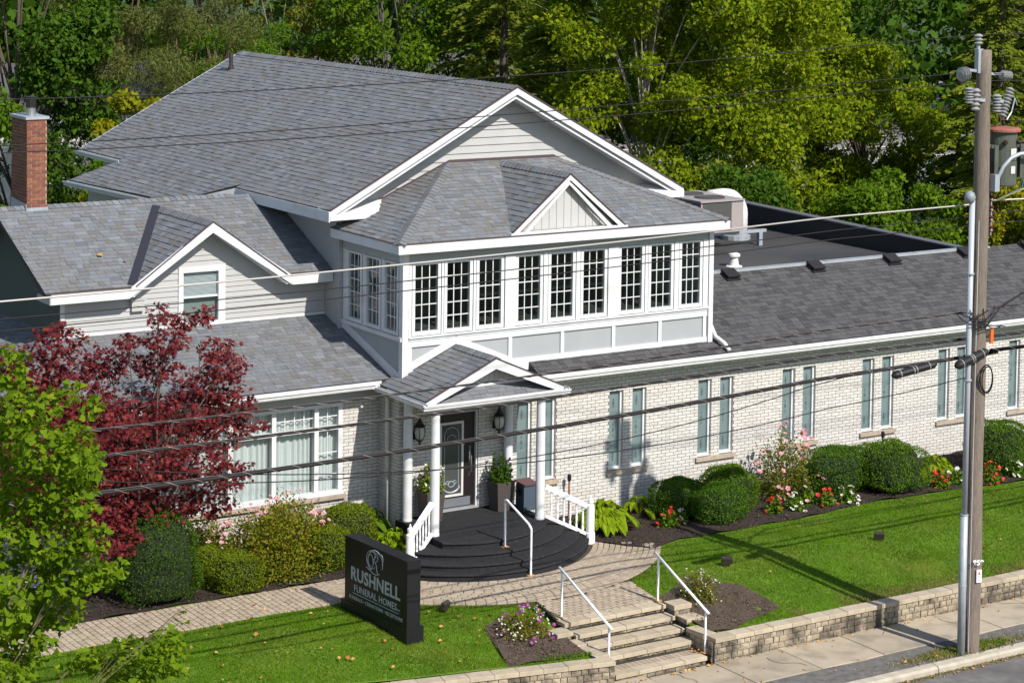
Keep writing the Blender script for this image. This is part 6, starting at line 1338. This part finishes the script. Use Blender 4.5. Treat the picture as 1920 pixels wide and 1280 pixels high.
def flowers(parent, P, mat, size, name='flower', cap=60):
    """each bloom a little rosette of petals"""
    for c in P[:cap]:
        m = MB(); n = up(npv((random.gauss(0, .4), random.gauss(-0.5, .4), 1))); a = np.cross(n, [0, 1, 0.3]); a /= np.linalg.norm(a); b = np.cross(n, a); s = size*random.uniform(0.75, 1.2)
        for k in range(5):
            an = 2*PI*k/5+c[0]*9; d1 = a*math.cos(an)+b*math.sin(an); d2 = -a*math.sin(an)+b*math.cos(an); c_ = npv(c)
            m.poly([c_, c_+d1*s*0.35+d2*s*0.28+n*s*0.15, c_+d1*s*0.6+n*s*0.22, c_+d1*s*0.35-d2*s*0.28+n*s*0.15])
        m.build(name, mat, parent)
def loose(label, x, y, w, h, lmat, n, size, name, cat='shrub', group='garden plants', z0=None, d=None, base=0.0):
    z = hgt(x, y) if z0 is None else z0; t = thing(name, label, cat, (x, y, z), group); d = d or w
    V = unit(RNG.normal(size=(n, 3))); V[:, 2] = np.abs(V[:, 2]); r = RNG.uniform(0.1, 1, n)**0.45*(1+0.2*np.sin(V[:, 0]*8+x)*np.cos(V[:, 1]*7+y)+RNG.normal(size=n)*0.07)
    P = V*r[:, None]*np.array([w/2, d/2, h-base])+np.array([x, y, z+0.02+base])
    A, F = leaves(P, unit(V+RNG.normal(size=(n, 3))*0.8), size*RNG.uniform(0.6, 1.4, n), 0.6, 0.12, V+np.array([0, 0, 0.5])); link('foliage', np_mesh('foliage', A, F), lmat, t)
    m = MB()
    for k in range(9):
        a = 2*PI*k/9; m.tube(bez((x, y, z-0.02), (x+0.1*w*math.cos(a), y+0.1*d*math.sin(a), z+h*0.5), (x+0.36*w*math.cos(a), y+0.36*d*math.sin(a), z+h*0.8), 5), 0.008, 4)
    m.build('stem', bark, t); return t, P
pink = M('petal_pink', [(0.66, 0.24, 0.27), (0.72, 0.33, 0.34)], 0.5, trans=0.3); red = M('petal_red', [(0.60, 0.012, 0.010), (0.70, 0.02, 0.02)], 0.5, trans=0.25); whitep = M('petal_white', [(0.72, 0.68, 0.60), (0.78, 0.76, 0.72)], 0.5, trans=0.3); palepink = M('petal_pale', [(0.62, 0.36, 0.38), (0.66, 0.30, 0.34)], 0.5, trans=0.3); purple = M('petal_purple', [(0.26, 0.02, 0.22), (0.36, 0.05, 0.30)], 0.5, trans=0.3)
def surf(P, x, y, z, w, d, h, n):
    q = ((P[:, 0]-x)/(w/2))**2+((P[:, 1]-y)/(d/2))**2+((P[:, 2]-z)/h)**2; o = np.argsort(-q + 0.8*((P[:, 1]-y) > 0.25*d)); o = o[:n*3]; RNG.shuffle(o); return P[o[:n]]
def flowering(label, x, y, w, h, lmat, n, size, fl, name, **kw):
    t, P = loose(label, x, y, w, h, lmat, n, size, name, **kw)
    for mat, k, s in fl: flowers(t, surf(P, x, y, hgt(x, y) if kw.get('z0') is None else kw['z0'], w, w, h, k), mat, s)
    return t
flowering('tall loose rose bush with pink blooms by the brick wall', 7.6, -1.1, 1.5, 1.45, L_olive, 3600, 0.065, ((pink, 38, 0.105), (palepink, 16, 0.10)), 'rose_bush')
for lab, x, y, w, h, fm, k in (('red geranium beside the porch hosta', 3.75, -1.82, 0.5, 0.36, red, 15), ('red geranium left of white begonias below the rose', 6.45, -2.10, 0.44, 0.30, red, 10), ('white begonia below the pink rose', 6.98, -2.18, 0.5, 0.34, whitep, 12), ('red geranium in front of the broad clipped yew', 7.85, -2.22, 0.48, 0.34, red, 14), ('pale pink begonia in front of the broad clipped yew', 8.42, -2.25, 0.52, 0.42, whitep, 14), ('red geranium just left of the steel pole', 11.28, -2.3, 0.5, 0.36, red, 13), ('white begonia just left of the steel pole', 11.75, -2.28, 0.45, 0.34, whitep, 10), ('red geranium right of the utility pole', 12.65, -2.5, 0.62, 0.42, red, 18), ('white begonia at the right picture edge', 13.5, -2.45, 0.5, 0.34, whitep, 10), ('white begonia between boxwood and red geranium', 4.1, -1.75, 0.36, 0.28, whitep, 7), ('pink begonia at the foot of the rose', 7.5, -1.95, 0.4, 0.5, palepink, 8)):
    flowering(lab, x, y, w, h, L_box, 420, 0.07, ((fm, k, 0.085),), 'bedding_flower', cat='flower', group='bedding flowers')
flowering('purple petunias and white alyssum left of the stone stairs', -2.55, -5.85, 1.0, 0.46, L_spirea, 1500, 0.045, ((whitep, 60, 0.035), (purple, 26, 0.07), (whitep, 30, 0.03)), 'petunia_clump', cat='flower')
flowering('faded white alyssum clump right of the stone stairs', 1.5, -5.85, 0.85, 0.58, L_olive, 1700, 0.045, ((whitep, 60, 0.028),), 'alyssum_clump', cat='flower')
flowering('wide pink flowering spirea along the bay window', -5.15, -0.70, 2.6, 1.35, L_spirea, 11000, 0.065, ((palepink, 60, 0.08),), 'spirea_bush', d=1.7)
flowering('loose pink flowering bush between conical yew and wide spirea', -6.35, -0.05, 1.3, 1.2, L_spirea, 4200, 0.065, ((palepink, 16, 0.075),), 'spirea_bush')
flowering('smaller pink flowering spirea behind the sign', -4.4, 0.05, 1.6, 1.25, L_spirea, 5200, 0.07, ((palepink, 18, 0.07),), 'spirea_bush', d=1.2)
flowering('white flowering plant in the left door planter', -1.36, -0.42, 0.52, 0.62, L_boxw, 700, 0.075, ((whitep, 14, 0.06),), 'potted_plant', z0=1.2, cat='plant')
loose('dense dark green bush in the right door planter', 0.36, -0.42, 0.52, 0.55, L_dark, 1100, 0.07, 'potted_plant', z0=1.2, cat='plant')
# hostas: every leaf is a part
def hosta(label, x, y, r, h, lmat, n=46, L_=0.42):
    z = hgt(x, y)+0.03; t = thing('hosta', label, 'plant', (x, y, z), 'hostas')
    for k in range(n):
        a = random.uniform(0, 2*PI); ring = random.random()**0.6; L = L_*random.uniform(0.75, 1.15); d_ = npv((math.cos(a), math.sin(a), 0)); s_ = npv((-math.sin(a), math.cos(a), 0)); st_ = npv((x, y, z))+d_*r*0.55*ring+npv((0, 0, h*(1.0-0.62*ring)))
        rise = 0.5*(1-ring); prof = []; W = L*0.28
        for q, w_ in ((0, 0.15), (0.25, 0.85), (0.5, 1.0), (0.78, 0.62), (1.0, 0.03)):
            c = st_+d_*L*q*(0.55+0.4*ring)+npv((0, 0, L*(rise*q-0.75*q*q))); prof.append((c-s_*W*w_+npv((0, 0, 0.02)), c-npv((0, 0, 0.015)), c+s_*W*w_+npv((0, 0, 0.02))))
        m = MB(); vs_ = [p for tr in prof for p in tr]; fs_ = []
        for i in range(4): fs_ += [(3*i, 3*i+1, 3*i+4, 3*i+3), (3*i+1, 3*i+2, 3*i+5, 3*i+4)]
        m.add(vs_, fs_); m.tube(bez((x, y, z-0.05), (*(npv((x, y, 0))+d_*r*0.2)[:2], z+h*0.6), st_, 5), 0.007, 4); m.build('leaf', lmat, t)
    return t
hosta('large yellow green hosta right of the porch railing', 2.45, -1.30, 0.95, 0.62, L_hosta, 170, 0.29)
hosta('yellow green hosta left of the porch behind the sign', -2.75, -1.05, 0.7, 0.55, L_hosta, 80, 0.24)
hosta('yellow green hosta at the foot of the left porch column', -2.4, -0.75, 0.6, 0.55, L_hosta, 60, 0.24)
hosta('small yellow hosta beside the utility pole', 11.7, -1.75, 0.6, 0.6, L_hosta, 50, 0.24)
hosta('small green hosta between hosta and boxwood by the wall', 3.75, -0.75, 0.5, 0.4, L_hosta, 24, 0.3)
hosta('broad leaved dark plant in the corner left of the downspout', -2.35, 0.45, 0.55, 0.75, L_green, 26, 0.4)
# ---- lawn blades
def grass(name, label, n, xr, yr, keep, mat, h0, h1):
    X = RNG.uniform(*xr, n); Y = RNG.uniform(*yr, n); k = keep(X, Y); X, Y = X[k], Y[k]; n = len(X)
    Z = np.interp(Y, HY, HZ)+0.012*np.sin(X*2.1+Y*1.3)-0.005
    hh = RNG.uniform(h0, h1, n); d_ = RNG.normal(size=(n, 2))*0.5; a = RNG.uniform(0, 2*PI, n); w = 0.007
    b = np.stack([X, Y, Z], 1); e = np.stack([np.cos(a)*w, np.sin(a)*w, 0*a], 1); tp = b+np.stack([d_[:, 0]*hh, d_[:, 1]*hh, hh], 1)
    V = np.stack([b-e, b+e, tp], 1).reshape(-1, 3); F = np.arange(3*n).reshape(n, 3)
    return tag(link(name, np_mesh(name, V, F), mat), label, 'grass', kind='stuff')
def bedline(X): return np.interp(X, [p[0] for p in BED_CURVE], [p[1] for p in BED_CURVE])
def yfv(X): return np.where(X >= -1.9, -7.30, np.minimum(-7.30+(-1.9-X)*0.21, -4.6))
def keepR(X, Y): return (Y < bedline(X)-0.02) & (((X-CX)**2+(Y-CY)**2) > (R_OUT+0.02)**2) & ~inside(TRI_R, X, Y) & (Y > yfv(X)) & ~((X < 0.85+ (Y+4.4)*0.2) & (Y < -4.3)) & (X > 0.6)
def keepL(X, Y): return (Y < -2.95) & (((X-CX)**2+(Y-CY)**2) > (R_OUT+0.02)**2) & ~inside(TRI_L, X, Y) & (Y > yfv(X)) & ~((X > -2.0) & (Y < -5.7)) & ~((X > -1.83+ (Y+5.95)*0.25) & (Y > -5.95))
grass('lawn_grass', 'short green grass on the lawn right of the stairs', 170000, (0.6, 17), (-7.4, -2.3), keepR, L_grass, 0.025, 0.06)
grass('lawn_grass', 'short green grass on the lawn around the sign', 110000, (-11.5, -1.4), (-7.4, -2.9), keepL, L_grass, 0.025, 0.06)
grass('dry_grass', 'dry tan grass along the top of the right retaining wall', 34000, (2.8, 17), (-7.35, -6.75), lambda X, Y: (RNG.uniform(0, 1, len(X)) < 0.9-1.5*(Y+7.35)) & keepR(X, Y) & (np.sin(X*1.3)+0.7*np.sin(X*3.1) > -0.9), L_dry, 0.03, 0.07)
# ---- fallen leaves and weeds
fallen = M('fallen_leaf', [(0.42, 0.17, 0.04), (0.50, 0.27, 0.09), (0.34, 0.12, 0.03), (0.55, 0.36, 0.12)], 0.8)
def litter(label, spots, s=0.05, mat=fallen):
    t = []
    for x, y, z in spots: t.append((x, y, z))
    P = np.array(t)+RNG.normal(size=(len(t), 3))*np.array([0.02, 0.02, 0.004]); n = len(P); D = RNG.normal(size=(n, 3)); D[:, 2] *= 0.2
    V, F = leaves(P+np.array([0, 0, 0.012]), D, s*RNG.uniform(0.6, 1.5, n), 0.75, 0.15, np.array([0, 0, 1.0])); return tag(link('fallen_leaves', np_mesh('fallen_leaves', V, F), mat), label, 'leaves', kind='stuff')
litter('orange fallen leaves scattered on the left lawn', [(x, y, hgt(x, y)+0.05) for x, y in zip(RNG.uniform(-10.5, -2.6, 150), RNG.uniform(-6.6, -3.0, 150)) if y > yfront(x)+0.2], 0.075)
litter('few fallen leaves on the right lawn', [(x, y, hgt(x, y)+0.045) for x, y in zip(RNG.uniform(1.5, 12, 18), RNG.uniform(-6.8, -3.2, 18))], 0.06)
litter('dry leaves along the foot of walls, stairs and kerb', [(x, -7.66-abs(random.gauss(0, 0.07)), -0.595) for x in np.concatenate([RNG.uniform(-1.6, 0.5, 40), RNG.uniform(0.6, 12, 70)])]+[(0.40+random.gauss(0, 0.05), -7.2+random.gauss(0, 0.12), -0.475) for _ in range(22)]+[(x, -9.95-abs(random.gauss(0, 0.06)), -0.735) for x in RNG.uniform(0, 9, 90)]+[(x, RNG.uniform(-9.6, -7.8), -0.595) for x in RNG.uniform(0, 8, 40)], 0.055)
litter('few orange leaves on the paved path and black steps', [(x, y, ZP) for x, y in zip(RNG.uniform(-10, -3.3, 18), RNG.uniform(-2.9, -1.65, 18))]+[(-1.5, -2.75, 0.37), (1.75, -2.0, ZP), (2.0, -2.9, ZP)], 0.06)
litter('two orange leaves lying on the left upper roof', [(-6.9, 4.0, 5.95), (-6.45, 3.7, 5.82)], 0.12)
def weeds(label, n, fx, mat, s, h):
    P = np.array([fx() for _ in range(n)]); D = RNG.normal(size=(n, 3))*0.6; D[:, 2] = np.abs(D[:, 2])+0.6; V, F = leaves(P+np.array([0, 0, h/2]), D, s*RNG.uniform(0.6, 1.4, n), 0.22, 0.05); return tag(link('weeds', np_mesh('weeds', V, F), mat), label, 'weeds', kind='stuff')
weeds('dry weeds and grass around the foot of the utility pole', 2600, lambda: (5.1+random.gauss(0, 0.75), -9.42+random.gauss(0, 0.11), -0.61), L_dry, 0.07, 0.04)
weeds('green weeds around the foot of the utility pole', 900, lambda: (5.35+random.gauss(0, 0.45), -9.42+random.gauss(0, 0.10), -0.61), L_grass, 0.08, 0.05)
weeds('dry grass strip along the kerb', 1800, lambda: (random.uniform(1.5, 9), -9.93+random.gauss(0, 0.05), -0.735), L_dry, 0.05, 0.02)
weeds('green weeds along the edge of the left soil bed', 420, lambda: (lambda q: (-3.4+q*1.5, -6.85-q*0.25+random.gauss(0, 0.06), -0.16))(random.random()), L_grass, 0.07, 0.04)
